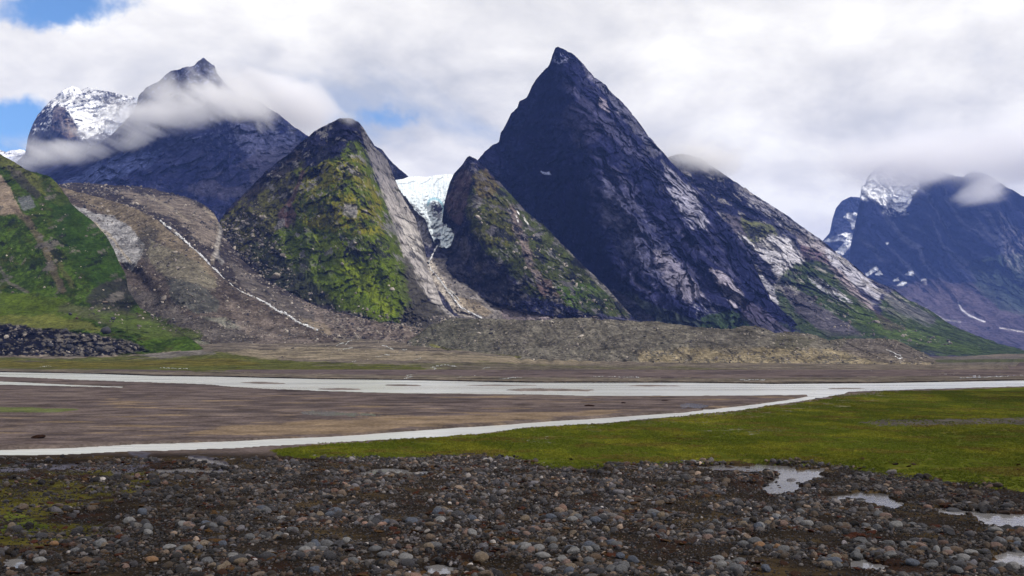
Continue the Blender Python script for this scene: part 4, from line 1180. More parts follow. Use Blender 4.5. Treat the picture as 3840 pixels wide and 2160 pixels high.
# wet sand by the channels is darker, channel beds are silty
eb = np.maximum(np.maximum(edge_down(RIVER, UU, VV), edge_down(STREAM, UU, VV)), edge_down(BRANCH, UU, VV))
pf.blend(0.5 * sstep(-1.2, -0.1, eb), (0.07, 0.058, 0.052))
pf.blend(sstep(0.3, 0.8, eb) * 0.6, (0.15, 0.13, 0.125))
me = grid_mesh('valley_floor', XX, YY, ZZ, {'Col': np.clip(pf.c, 0.004, 0.9)})
link('valley_floor', me, M_floor, 'flat valley floor of gravel bars, mud and grass', 'structure')

# ---- far flats and alluvial fan rising behind the river
def p_flat(p):
    p.fill((0.15, 0.128, 0.108))
    nl = fbm(p.u / 60, p.v / 1.6, None, 4, 0.55, off=3)
    p.blend(0.6 * sstep(0, .4, nl), (0.21, 0.175, 0.14))
    p.blend(0.6 * sstep(0.05, .4, -nl), (0.085, 0.078, 0.062))
    p.area([(-80, 356), (60, 359), (150, 356), (215, 352), (300, 362), (420, 366), (430, 372), (300, 370), (200, 371), (100, 369), (-80, 368)], (0.085, 0.095, 0.018), 3, 0.9, cond=sstep(-.6, -.2, nl + p.fine * .4))
    p.area([(-80, 361), (100, 362), (230, 359), (260, 364), (100, 367), (-80, 367)], (0.125, 0.105, 0.022), 4, 0.7)
    p.area([(130, 352), (170, 348), (215, 353), (160, 358)], (0.17, 0.155, 0.15), 3, 0.8)
    p.area([(230, 352), (320, 347), (420, 352), (520, 358), (600, 362), (560, 364), (420, 360), (260, 358)], (0.25, 0.21, 0.15), 4, 0.75)
    p.area([(400, 364), (480, 362), (560, 366), (680, 367), (760, 370), (680, 374), (540, 371), (430, 369)], (0.09, 0.095, 0.035), 3, 0.6, cond=sstep(-.3, .1, nl))
    p.area([(440, 366), (500, 365), (640, 370), (760, 372), (1100, 372), (1100, 380), (500, 378)], (0.115, 0.098, 0.085), 3, 0.6)
    p.area([(880, 358), (960, 357), (1100, 355), (1100, 364), (900, 364)], (0.13, 0.12, 0.115), 2, 0.7)
    p.area([(930, 360), (1100, 358), (1100, 361.5), (940, 362.5)], (0.06, 0.075, 0.02), 1, 0.7)
_p_flat = p_flat
def p_flat(p):
    _p_flat(p)
    p.c *= 0.72
    p.specks(0.3, (0.15, 0.13, 0.115), (0.03, 0.027, 0.025), 0.35)
landform('alluvial_fan', [(-80, 350), (100, 350), (160, 346), (200, 342), (250, 336), (318, 333), (380, 337), (440, 346), (500, 354), (560, 358), (683, 359), (800, 359), (936, 358), (1000, 354), (1100, 353)],
         [(-80, 369.8), (0, 371.2), (99, 372.9), (157, 374.9), (213, 375.5), (320, 377.9), (403, 378.7), (486, 380.5), (533, 381.3), (683, 381.3), (775, 382.5), (881, 381.7), (1024, 379.1), (1100, 377.9)],
         [[(-80, 350, 620), (100, 350, 610), (200, 342, 645), (318, 333, 715), (380, 337, 690), (440, 346, 630), (500, 354, 590), (683, 359, 575), (800, 359, 590), (936, 358, 780), (1000, 354, 1100), (1100, 353, 1300)],
          [(-80, 369.8, 352), (0, 371.2, 330), (99, 372.9, 306), (213, 375.5, 275), (320, 377.9, 251), (403, 378.7, 244), (533, 381.3, 224), (683, 381.3, 224), (775, 382.5, 216), (881, 381.7, 221), (1024, 379.1, 241), (1100, 377.9, 251)],
          [(-80, 360, 530), (100, 360, 525), (200, 357, 530)], [(260, 350, 590), (330, 350, 585), (400, 356, 540), (447, 354, 570)], [(520, 362, 540), (683, 364, 495), (800, 364, 495), (936, 364, 500), (1000, 361, 620), (1100, 360, 690)], [(200, 367, 400), (400, 369, 370), (600, 371, 335), (800, 371, 335), (1000, 369, 370)]],
         lambda P, U, V: 0.0 * U, p_flat, M_debris, 'alluvial fan and far gravel flats between the river and the moraine', cat='fan', step=1.2, jag=0.2, off=63, vstep=0.35, skirt=(1.2, (0.028, 0.022, 0.02)), flat_foot=True)


# ------------------------------------------------------------------ water
def water_mat(name, col, rough, bscale, bdist, stretch):
    m, t, out = new_mat(name)
    b = t.new('ShaderNodeBsdfPrincipled')
    b.inputs['Base Color'].default_value = (*col, 1)
    b.inputs['Roughness'].default_value = rough
    b.inputs['IOR'].default_value = 1.33
    b.inputs['Specular IOR Level'].default_value = 0.5
    tc = t.new('ShaderNodeTexCoord')
    P = t.vmath('MULTIPLY', tc.outputs['Object'], stretch)
    n = t.noise(P, bscale, 4, 0.6)
    silt = t.noise(t.vmath('MULTIPLY', tc.outputs['Object'], (0.012, 0.11, 1)), 1.0, 6, 0.6, 0.6)
    t.link(t.ramp(silt, [(0.34, tuple(q * 0.45 for q in col)), (0.46, tuple(q * 0.85 for q in col)), (0.58, tuple(q * 1.15 for q in col))]), b.inputs['Base Color'])
    t.link(t.maprange(silt, 0.35, 0.6, rough * 2.2, rough * 0.7), b.inputs['Roughness'])
    bp = t.new('ShaderNodeBump')
    bp.inputs['Strength'].default_value = 0.6
    bp.inputs['Distance'].default_value = bdist
    t.link(n, bp.inputs['Height'])
    t.link(bp.outputs[0], b.inputs['Normal'])
    t.link(b.outputs[0], out.inputs[0])
    return m


M_river = water_mat('glacial_river_water', (0.52, 0.54, 0.55), 0.16, 0.8, 0.10, (0.5, 1.0, 1))
M_pool = water_mat('puddle_water', (0.12, 0.118, 0.125), 0.07, 3.0, 0.02, (1, 1, 1))


def fan_sheet(name, poly, z, grow=2.0):
    """flat sheet just covering a channel outline (ear clipping left to bmesh)"""
    c = np.mean(poly, axis=0)
    bm = bmesh.new()
    vs = []
    for (u, v) in poly:
        y = FOC * CAMH / (v - HOR)
        vs.append(bm.verts.new(((u - 512) / FOC * y, y, z)))
    f = bm.faces.new(vs)
    bmesh.ops.triangulate(bm, faces=[f])
    if bm.faces:
        bmesh.ops.recalc_face_normals(bm, faces=bm.faces[:])
        bm.normal_update()
        if sum(ff.normal.z for ff in bm.faces) < 0:
            bmesh.ops.reverse_faces(bm, faces=bm.faces[:])
    me = bpy.data.meshes.new(name)
    bm.to_mesh(me)
    bm.free()
    return me


def strip_sheet(name, far, nearl, z, gf, gn):
    us = np.linspace(max(far[0][0], nearl[0][0]), min(far[-1][0], nearl[-1][0]), 90)
    vf = np.interp(us, *np.array(far).T) - gf
    vn = np.interp(us, *np.array(nearl).T) + gn
    V = np.array([vf + (vn - vf) * k / 4 for k in range(5)])
    U = np.broadcast_to(us, V.shape)
    Y = FOC * CAMH / (V - HOR)
    return grid_mesh(name, (U - 512) / FOC * Y, Y, np.full(Y.shape, z))


link('river', strip_sheet('river', RIV_FAR, RIV_NEAR, WATER_Z - 0.06, 1.2, 1.5), M_river, 'pale milky river braiding across the valley', 'structure')
link('river_branch', strip_sheet('river_branch', [(-400, 374), (0, 380.4), (70, 383.5), (128, 385.5)], [(-400, 378), (0, 384.5), (60, 385.6), (128, 387)], WATER_Z - 0.03, 1.0, 1.2), M_river, 'short pale side channel of the river at the left edge', 'structure')
link('stream_channel', strip_sheet('stream_channel', ST_TOP, ST_BOT, WATER_Z, 2.0, 2.0), M_river, 'narrow pale channel curving along the near grass bank', 'structure')
for ip, (nm, poly, lab) in enumerate(POOLS):
    c = np.mean(poly, axis=0)
    grown = [(c[0] + (u - c[0]) * 1.25, c[1] + (v - c[1]) * 1.5) for u, v in poly]
    link('puddle', fan_sheet('puddle', grown, -0.055 - 0.004 * ip % 0.03), M_pool, lab, 'structure')


# ---- melt streams on the slopes and on the fan, laid on their landforms
def white_mat():
    m, t, out = new_mat('rushing_white_water')
    b = t.new('ShaderNodeBsdfPrincipled')
    tc = t.new('ShaderNodeTexCoord')
    n = t.noise(tc.outputs['Object'], 0.35, 5, 0.7)
    t.link(t.ramp(n, [(0.38, (0.06, 0.055, 0.055)), (0.5, (0.42, 0.43, 0.46)), (0.62, (0.80, 0.81, 0.85))]), b.inputs['Base Color'])
    b.inputs['Roughness'].default_value = 0.35
    bp = t.new('ShaderNodeBump')
    bp.inputs['Distance'].default_value = 0.8
    t.link(n, bp.inputs['Height'])
    t.link(bp.outputs[0], b.inputs['Normal'])
    t.link(b.outputs[0], out.inputs[0])
    return m


M_white = white_mat()


def depth_on(name, u, v):
    s = SURF[name]
    U, V = s['U'], s['V']
    X, Y, Z = s['P']
    c = np.clip(np.searchsorted(U[0], u), 1, U.shape[1] - 1)
    out = []
    for ci, vv in zip(np.atleast_1d(c), np.atleast_1d(v)):
        out.append(np.interp(vv, V[:, ci], Y[:, ci]))
    return np.array(out)


def rill(name, surf, pts, width, label, lift=2.5, braid=0.35, seed=0, mat=None, strands=1):
    """threads of water laid on a landform, narrowing to nothing where stones part them"""
    P = np.array(densify([(a, b) for a, b in pts], 0.5))
    n = len(P)
    s = np.arange(n)
    T = np.gradient(P, axis=0)
    T /= np.linalg.norm(T, axis=1, keepdims=True) + 1e-9
    N = np.stack([-T[:, 1], T[:, 0]], 1)
    VV_, FF_ = [], []
    for st in range(strands):
        sd = seed + st * 7.7
        w = width * np.clip(0.62 + 1.5 * fbm(s / 7.0, 0 * s + sd, None, 3, 0.6), 0.06, 1.5)
        jx = braid * (1.6 + 1.2 * st) * fbm(s / 8.0, 0 * s + 3.3 + sd, None, 4, 0.65) * 1.6
        base = sum(len(v) for v in VV_)
        rows_ = []
        for k in (-1, -0.33, 0.33, 1):
            q = P + N * (w * k / 2 + jx + 0.15 * np.sign(k) * fbm(s / 2.0, 0 * s + k, None, 2))[:, None]
            d = depth_on(surf, q[:, 0], q[:, 1])
            d = np.convolve(np.pad(d, 2, 'edge'), np.ones(5) / 5, 'valid') - lift
            rows_.append(np.stack(unproject(q[:, 0], q[:, 1], d), -1))
        R = np.array(rows_)
        VV_.append(R.reshape(-1, 3))
        for a in range(3):
            for b in range(n - 1):
                i0 = base + a * n + b
                FF_.append((i0, i0 + 1, i0 + n + 1, i0 + n))
    me = bpy.data.meshes.new(name)
    me.from_pydata(np.concatenate(VV_).tolist(), [], FF_)
    me.shade_smooth()
    return link(name, me, mat or M_white, label, 'structure')


rill('melt_stream', 'debris_apron', [(160, 220), (166, 226), (172, 229), (180, 236), (188, 243), (192, 248), (200, 254), (206, 260), (211, 267), (216, 270), (222, 277), (228, 283), (232, 286), (240, 291), (250, 296), (262, 301), (270, 305), (276, 310), (286, 314), (296, 321), (305, 325), (318, 330)], 1.6, 'white melt stream tumbling down between the tan moraine and brown debris', 3.0, 0.5, strands=3)
rill('melt_stream', 'glacier_gully', [(437.4, 245), (433, 254), (430, 259), (428.8, 264.7), (431, 269), (434, 272.6), (440.7, 280.6), (447, 290), (454, 298), (459, 306), (471, 312.4), (482, 318.3)], 1.3, 'white melt stream falling from the glacier cave through the gully', 2.5, 0.4, seed=5, strands=2)
rill('melt_stream', 'glacier_gully', [(446, 288), (452, 292), (457, 297), (461, 303)], 0.9, 'thin white side thread of the glacier melt stream', 3.0, seed=8)
FANR = [
    [(336, 346), (340, 344), (344, 342.5)], [(338, 350), (346, 348.5), (353, 347.5)], [(345, 345), (348, 342), (352, 340)], [(382, 345), (388, 347), (394, 350)], [(400, 350), (407, 350)],
    [(375, 357.5), (382, 356), (386, 354.5), (390, 355)], [(413, 361), (417, 359), (421, 358)], [(352, 361.5), (356, 361)],
    [(404, 379), (412, 377), (406, 375.5), (416, 374), (424, 372), (422, 370.5), (432, 370), (436, 368.5), (430, 367.5), (438, 366), (436, 365)], [(438, 365.5), (446, 365), (452, 366), (458, 367)],
    [(450, 370), (460, 371), (468, 372), (474, 373), (480, 374.5), (474, 376)], [(482, 369), (486, 368), (490, 366.5)], [(506, 377), (512, 375), (514, 373)], [(457, 378.5), (462, 376)], [(500, 379), (515, 377.6), (522, 377.4)], [(525, 371.5), (540, 371.8)],
    [(770, 377), (800, 376), (830, 376.2)], [(860, 371.2), (885, 371.6)], [(920, 375.3), (950, 374.5), (980, 376)], [(960, 378), (1000, 376.5), (1024, 375)], [(740, 379.5), (765, 380.2)], [(590, 376), (640, 377.5)], [(160, 368), (190, 369)], [(40, 366.5), (52, 366.2)]]
for i, q in enumerate(FANR):
    rill('fan_rill', 'alluvial_fan', q, 0.75, None, 0.6, 0.5, seed=i * 3, mat=M_river)['label'] = 'thin bright thread of water on the far gravel flats'
rill('snow_strip', 'moraine_ridge', [(886, 350), (891, 351), (896, 354), (900, 355.5), (902, 358), (898, 358.5), (895, 356)], 0.9, 'small white leftover snow loop at the right foot of the moraine', 2.0, seed=2)


# ------------------------------------------------------------------ stones
def stone_mesh(name, seed, sub=2, angular=0.5, flat=0.75):
    r = random.Random(seed)
    bm = bmesh.new()
    bmesh.ops.create_icosphere(bm, subdivisions=sub, radius=1.0)
    co = np.array([v.co for v in bm.verts])
    n = fbm(co[:, 0] * 0.9 + seed * 3.1, co[:, 1] * 0.9, co[:, 2] * 0.9, 3, 0.5)
    co = co * (1 + 0.28 * n)[:, None]
    for k in range(9):                      # worn facets
        d = np.array([r.gauss(0, 1) for _ in range(3)])
        d /= np.linalg.norm(d)
        lim = r.uniform(0.62, 0.92)
        t = co @ d
        over = np.maximum(t - lim, 0)
        co = co - np.outer(over * angular * 1.5 if angular < .66 else over, d)
    co *= np.array([1.0, r.uniform(0.65, 0.95), flat * r.uniform(0.8, 1.1)])
    for v, c in zip(bm.verts, co):
        v.co = c
    me = bpy.data.meshes.new(name)
    bm.to_mesh(me)
    bm.free()
    me.shade_smooth() if angular < 0.6 else me.shade_flat()
    return me


def stone_mat(name, col=None, rough=0.6, scale=3.0, spec=0.12):
    m, t, out = new_mat(name)
    b = t.new('ShaderNodeBsdfPrincipled')
    b.inputs['Roughness'].default_value = rough
    b.inputs['Specular IOR Level'].default_value = spec
    tc = t.new('ShaderNodeTexCoord')
    n1 = t.noise(tc.outputs['Object'], scale, 5, 0.65)
    n2 = t.noise(tc.outputs['Object'], scale * 5, 3, 0.6)
    k = t.math('MULTIPLY', t.maprange(n1, 0.3, 0.7, 0.6, 1.4), t.maprange(n2, 0.35, 0.65, 0.75, 1.25))
    if col is None:
        at = t.new('ShaderNodeAttribute', attribute_type='INSTANCER', attribute_name='tint')
        base = at.outputs['Color']
    else:
        rgb = t.new('ShaderNodeRGB')
        rgb.outputs[0].default_value = (*col, 1)
        base = rgb.outputs[0]
    t.link(t.mix(1.0, base, k, 'MULTIPLY'), b.inputs['Base Color'])
    bp = t.new('ShaderNodeBump')
    bp.inputs['Strength'].default_value = 0.6
    bp.inputs['Distance'].default_value = 0.15
    t.link(t.math('ADD', n1, n2), bp.inputs['Height'])
    t.link(bp.outputs[0], b.inputs['Normal'])
    t.link(b.outputs[0], out.inputs[0])
    return m


def proto_collection(name, meshes):
    c = bpy.data.collections.new(name)
    for i, me in enumerate(meshes):
        c.objects.link(bpy.data.objects.new('%s_%02d' % (name, i), me))
    return c


def scatter(name, coll, P, R, S, T, label):
    """one mass of loose pieces: a point for each, the shapes set on the points"""
    me = bpy.data.meshes.new(name)
    n = len(P)
    me.vertices.add(n)
    me.vertices.foreach_set('co', np.asarray(P, np.float32).ravel())
    for k, v, typ, key in (('rot', R, 'FLOAT_VECTOR', 'vector'), ('size', S, 'FLOAT_VECTOR', 'vector')):
        a = me.attributes.new(k, typ, 'POINT')
        a.data.foreach_set(key, np.asarray(v, np.float32).ravel())
    a = me.attributes.new('tint', 'FLOAT_COLOR', 'POINT')
    a.data.foreach_set('color', np.concatenate([np.asarray(T, np.float32), np.ones((n, 1), np.float32)], 1).ravel())
    o = link(name, me, None, label, 'stuff')
    ng = bpy.data.node_groups.new(name + '_nodes', 'GeometryNodeTree')
    ng.interface.new_socket('Geometry', in_out='INPUT', socket_type='NodeSocketGeometry')
    ng.interface.new_socket('Geometry', in_out='OUTPUT', socket_type='NodeSocketGeometry')
    N, Lk = ng.nodes, ng.links
    gi, go = N.new('NodeGroupInput'), N.new('NodeGroupOutput')
    ci = N.new('GeometryNodeCollectionInfo')
    ci.inputs['Collection'].default_value = coll
    ci.inputs['Separate Children'].default_value = True
    ci.inputs['Reset Children'].default_value = True
    iop = N.new('GeometryNodeInstanceOnPoints')
    iop.inputs['Pick Instance'].default_value = True
    def attr(nm, dt):
        q = N.new('GeometryNodeInputNamedAttribute')
        q.data_type = dt
        q.inputs['Name'].default_value = nm
        return q.outputs['Attribute']
    Lk.new(gi.outputs[0], iop.inputs['Points'])
    Lk.new(ci.outputs[0], iop.inputs['Instance'])
    rv = N.new('FunctionNodeRandomValue')
    rv.data_type = 'INT'
    rv.inputs[4].default_value = 0
    rv.inputs[5].default_value = len(coll.objects) - 1
    Lk.new(rv.outputs[2], iop.inputs['Instance Index'])
    e2r = N.new('FunctionNodeEulerToRotation')
    Lk.new(attr('rot', 'FLOAT_VECTOR'), e2r.inputs[0])
    Lk.new(e2r.outputs[0], iop.inputs['Rotation'])
    Lk.new(attr('size', 'FLOAT_VECTOR'), iop.inputs['Scale'])
    Lk.new(iop.outputs[0], go.inputs[0])
    md = o.modifiers.new('scatter', 'NODES')
    md.node_group = ng
    return o


M_stone = stone_mat('loose_stone')
stone_meshes = []
for i in range(8):
    me = stone_mesh('stone_shape', 20 + i, 2, 0.45 if i < 4 else 0.85, 0.74)
    me.materials.append(M_stone)
    stone_meshes.append(me)
C_stone = proto_collection('stone_shapes', stone_meshes)

PAL = np.array([(0.060, 0.063, 0.078), (0.095, 0.095, 0.105), (0.042, 0.042, 0.05), (0.10, 0.082, 0.070), (0.14, 0.14, 0.148), (0.085, 0.058, 0.050), (0.022, 0.022, 0.027), (0.055, 0.045, 0.036)])
PALW = np.array([0.18, 0.14, 0.16, 0.18, 0.06, 0.07, 0.10, 0.11])


def shore_sample(n, y0, y1, u0=-50, u1=1074):
    y = np.sqrt(rng.uniform(y0 * y0, y1 * y1, n))
    u = rng.uniform(u0, u1, n)
    x = (u - 512) / FOC * y
    return x, y, u, HOR + FOC * CAMH / y


def shore_density(x, y, u, v, fill=0.0):
    n = fbm(x / 3.2, y / 3.2, None, 3, 0.55, off=51)
    d = np.maximum(sstep(-0.26, 0.10, n), fill)
    left = sstep(260, 60, u + 40 * n)
    d = d * (1 - 0.85 * left * sstep(548, 528, v) * sstep(-.35, .0, n + .1))
    d = d * sstep(0, 5, -sdist(GRASSBANK, u + 30 * n, v + 6 * n, 8.0, 0.3, 1.0) + 2.0)
    d = d * sstep(456, 468, v + 4 * n + 6 * sstep(250, 500, u))
    for nm, poly, lab in POOLS:
        d = d * (1 - 0.86 * sstep(-0.6, 0.6, sdist(poly, u, v, 3.0, 0.3, 1.0)))
    return d


def stones(n, y0, y1, r_mean, r_sig, rmax, fill=0.0):
    x, y, u, v = shore_sample(n, y0, y1)
    keep = rng.uniform(0, 1, n) < shore_density(x, y, u, v, fill)
    x, y, u, v = x[keep], y[keep], u[keep], v[keep]
    n = len(x)
    cl = fbm(x / 2.0, y / 2.0, None, 2, off=71)
    r = np.minimum(r_mean * np.exp(rng.normal(0, r_sig, n) + 0.9 * cl), rmax)
    z = floor_z(x, y) + r * rng.uniform(-0.1, 0.4, n)
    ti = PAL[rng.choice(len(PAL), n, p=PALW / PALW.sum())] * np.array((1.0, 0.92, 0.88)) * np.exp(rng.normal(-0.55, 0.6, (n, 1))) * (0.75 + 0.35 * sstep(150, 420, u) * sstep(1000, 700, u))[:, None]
    return x, y, z, r, ti, u, v


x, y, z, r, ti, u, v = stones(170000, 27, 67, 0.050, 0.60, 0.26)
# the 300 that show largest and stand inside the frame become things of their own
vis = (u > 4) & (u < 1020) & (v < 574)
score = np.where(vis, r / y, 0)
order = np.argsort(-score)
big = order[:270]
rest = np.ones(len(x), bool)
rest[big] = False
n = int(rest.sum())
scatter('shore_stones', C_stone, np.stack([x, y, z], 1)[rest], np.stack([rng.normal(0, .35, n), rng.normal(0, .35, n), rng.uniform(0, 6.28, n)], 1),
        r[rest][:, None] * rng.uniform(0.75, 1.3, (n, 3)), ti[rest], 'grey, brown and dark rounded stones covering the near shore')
xs, ys, zs, rs, ts, us_, vs_ = stones(190000, 27, 72, 0.037, 0.35, 0.07, 0.6)
n = len(xs)
scatter('shore_gravel', C_stone, np.stack([xs, ys, zs], 1), np.stack([rng.normal(0, .4, n), rng.normal(0, .4, n), rng.uniform(0, 6.28, n)], 1),
        rs[:, None] * rng.uniform(0.75, 1.3, (n, 3)), ts * 0.6, 'small gravel between the shore stones')

VAR = [('grey', (0.085, 0.087, 0.098)), ('pale grey', (0.15, 0.15, 0.16)), ('dark', (0.035, 0.035, 0.042)), ('tan', (0.125, 0.098, 0.075)), ('pinkish', (0.135, 0.092, 0.082)), ('blue grey', (0.06, 0.07, 0.098)), ('brown', (0.075, 0.052, 0.038)), ('orange tan', (0.18, 0.105, 0.06))]
VMAT = {k: stone_mat(k.replace(' ', '_') + '_stone', tuple(0.8 * q for q in c), 0.55) for k, c in VAR}
VMESH = {}


def vmesh(kind, i):
    if (kind, i) not in VMESH:
        me = stone_mesh('cobble', 60 + i, 3 if i % 2 else 2, 0.4 if i < 4 else 0.85, 0.74)
        me.materials.append(VMAT[kind])
        VMESH[(kind, i)] = me
    return VMESH[(kind, i)]


def place_stone(name, kind, i, loc, size, rotz, label, group=None, cat='stone', tilt=0.2):
    o = link(name, vmesh(kind, i), None, label, None, cat, group)
    o.location = loc
    o.scale = size
    o.rotation_euler = (rng.normal(0, tilt), rng.normal(0, tilt), rotz)
    return o


DIST = [  # u, v of the middle, width and height in rows, kind, shape, label
    (480.5, 557.6, 16, 14, 'tan', 1, 'large upright tan brown stone at the bottom middle'),
    (428.8, 548, 13, 11, 'tan', 3, 'round tan stone with a dark wet underside, up and left of the large tan stone'),
    (383.7, 555.6, 15, 9, 'grey', 1, 'smooth round grey stone at the bottom, left of the dull puddle'),
    (542.7, 555.6, 16, 9, 'pale grey', 3, 'long pale grey stone lying left of a square block'),
    (562, 559, 11, 10, 'pale grey', 4, 'square edged pale grey block at the bottom middle'),
    (537.4, 567.5, 12, 9, 'pinkish', 1, 'pinkish stone below the long pale grey stone'),
    (571.9, 519.8, 11, 8, 'pale grey', 1, 'pale rounded stone heading a cluster in the middle of the shore'),
    (586.5, 524.4, 10, 8, 'grey', 5, 'angular grey stone just right of the pale cluster stone'),
    (758.9, 545.6, 12, 10, 'orange tan', 1, 'round orange tan stone, the brightest on the right shore'),
    (776.8, 548, 9, 9, 'orange tan', 5, 'angular reddish stone just right of the round orange one'),
    (743, 543.7, 12, 8, 'grey', 3, 'rounded grey stone just left of the round orange one'),
    (765.5, 569.5, 11, 12, 'blue grey', 4, 'angular blue grey stone at the bottom edge below the orange stone'),
    (912, 562, 15, 9, 'blue grey', 1, 'smooth blue grey stone right of the small bottom puddle'),
    (954.3, 550, 16, 11, 'brown', 3, 'big dark brown stone near the lower right corner'),
    (1013, 565.5, 13, 12, 'pale grey', 1, 'grey stone at the right edge of the bottom row'),
    (955, 570, 15, 10, 'grey', 5, 'grey stone below the big dark brown stone'),
    (921, 541.7, 15, 7, 'pinkish', 3, 'flattish pinkish grey stone above the blue grey one'),
    (861, 495.6, 12, 7, 'dark', 3, 'black stone standing in the middle puddle'),
    (954, 507.5, 16, 5, 'dark', 1, 'flat dark slab lying in the right puddle'),
    (1007, 506.5, 12, 8, 'dark', 3, 'dark round stone above the right puddle'),
    (837.7, 557.6, 14, 9, 'brown', 4, 'brown angular stone left of the small bottom puddle'),
    (54.3, 544.3, 10, 7, 'orange tan', 3, 'orange stone in the lower left corner'),
    (39.8, 561.6, 14, 8, 'pale grey', 3, 'pale flat stone right of the bluish corner puddle'),
    (151, 561, 13, 9, 'orange tan', 1, 'tan orange round stone at the bottom left'),
    (177.6, 555, 9, 8, 'pinkish', 5, 'violet pink stone right of the tan orange one'),
    (620, 556, 10, 9, 'blue grey', 4, 'angular blue grey stone in the bottom row, middle right'),
]
for (uu, vv, w, h, k, i, lab) in DIST:
    yy = FOC * CAMH / (vv + h * 0.35 - HOR)
    xx = (uu - 512) / FOC * yy
    rw, rh = w / 2 * yy / FOC, h / 2 * yy / FOC
    gz = float(floor_z(np.array([xx]), np.array([yy]))[0])
    place_stone('stone', k, i, (xx, yy, gz + rh * 0.55), (rw * 1.05, rw * 1.0, rh * 1.35), rng.uniform(-.4, .4), lab, None, 'stone', 0.1)

LANDMARKS = ['the large upright tan stone', 'the round tan stone', 'the smooth round grey stone', 'the long pale grey stone', 'the square pale block', 'the pinkish stone', 'the pale cluster stone', 'the angular grey cluster stone', 'the round orange stone', 'the angular reddish stone', 'the rounded grey stone by the orange one', 'the angular blue grey bottom stone', 'the smooth blue grey stone', 'the big dark brown stone', 'the grey stone at the right edge', 'the grey stone under the dark brown one', 'the flattish pinkish stone', 'the black puddle stone', 'the flat dark slab', 'the dark round stone above the right puddle', 'the brown angular stone', 'the orange corner stone', 'the pale flat corner stone', 'the tan orange round stone', 'the violet pink stone', 'the angular blue grey stone']
kinds = [k for k, c in VAR[:7]]
kw = np.array([0.28, 0.16, 0.2, 0.12, 0.06, 0.12, 0.06])
ORD = ['nearest', 'second nearest', 'third nearest', 'fourth nearest', 'fifth nearest', 'sixth nearest', 'seventh nearest', 'eighth nearest', 'ninth nearest', 'tenth nearest', 'eleventh nearest', 'twelfth nearest']
near_to = {}
for i in big:
    k = kinds[rng.choice(7, p=kw / kw.sum())]
    shp = int(rng.integers(0, 7))
    dd = [math.hypot(u[i] - q[0], v[i] - q[1]) for q in DIST]
    w_ = int(np.argmin(dd))
    du, dv = u[i] - DIST[w_][0], v[i] - DIST[w_][1]
    side = ('left of' if du < 0 else 'right of') if abs(du) > abs(dv) else ('above' if dv < 0 else 'below')
    form = 'rounded' if shp < 4 else 'angular'
    near_to.setdefault((k, form, side, w_), []).append((dd[w_], int(i), shp))
for (k, form, side, w_), lst in near_to.items():
    for rank, (_, i, shp) in enumerate(sorted(lst)):
        pre = '' if len(lst) == 1 else ORD[min(rank, 11)] + ' '
        lab = '%s%s %s cobble %s %s' % (pre, form, k, side, LANDMARKS[w_])
        place_stone('cobble', k, shp, (x[i], y[i], z[i]), r[i] * rng.uniform(0.8, 1.25, 3), rng.uniform(0, 6.28), lab, 'cobbles on the near shore')

# ---- boulders on the slopes
BLD = [
    ('left_green_slope', 106, 333.5, 11, 10, 'dark', 'largest dark boulder on the grass, above the scarp on the left'),
    ('left_green_slope', 113, 320, 5, 5, 'dark', 'dark boulder on the grass, up and right of the largest'),
    ('left_green_slope', 70, 315, 4.5, 3.5, 'dark', 'dark boulder on the bright grass left of the largest'),
    ('left_green_slope', 77, 319, 4, 3, 'brown', 'small brown boulder beside the dark one on the bright grass'),
    ('left_green_slope', 98, 337, 5, 3, 'dark', 'low dark boulder just under the largest one'),
    ('left_green_slope', 105, 303, 6, 3, 'tan', 'pale tan boulder at the foot of the green slope'),
    ('left_green_slope', 50, 347, 8, 6, 'dark', 'black block at the foot of the scarp'),
    ('left_green_slope', 70, 349, 9, 7, 'dark', 'leaning black block in the middle of the scarp'),
    ('left_green_slope', 100, 351, 7, 6, 'dark', 'black block at the right end of the scarp'),
    ('tan_moraine', 85, 208, 3.5, 4, 'dark', 'lone dark block on the crest of the tan moraine'),
    ('tan_moraine', 173, 320, 3.5, 2.5, 'pale grey', 'lone pale boulder below the tan moraine'),
    ('moraine_ridge', 491, 334, 5, 2.8, 'dark', 'lone dark boulder on the face of the long moraine'),
    ('glacier_gully', 517, 327, 5, 3.5, 'tan', 'tan boulder where the gully opens behind the moraine'),
    ('moraine_ridge', 755, 328.5, 3, 2, 'grey', 'small boulder on the rounded moraine knoll'),
]
for i, (sf, uu, vv, w, h, k, lab) in enumerate(BLD):
    d = float(depth_on(sf, np.array([uu]), np.array([vv]))[0]) - 0.2
    px, py, pz = unproject(uu, vv, d)
    place_stone('boulder', k, 3 + i % 4, (px, py, pz + h * .3 * d / FOC), (w / 2 * d / FOC, w / 2 * d / FOC, h / 2 * 1.3 * d / FOC), rng.uniform(-.6, .6), lab, None, 'boulder', 0.15)

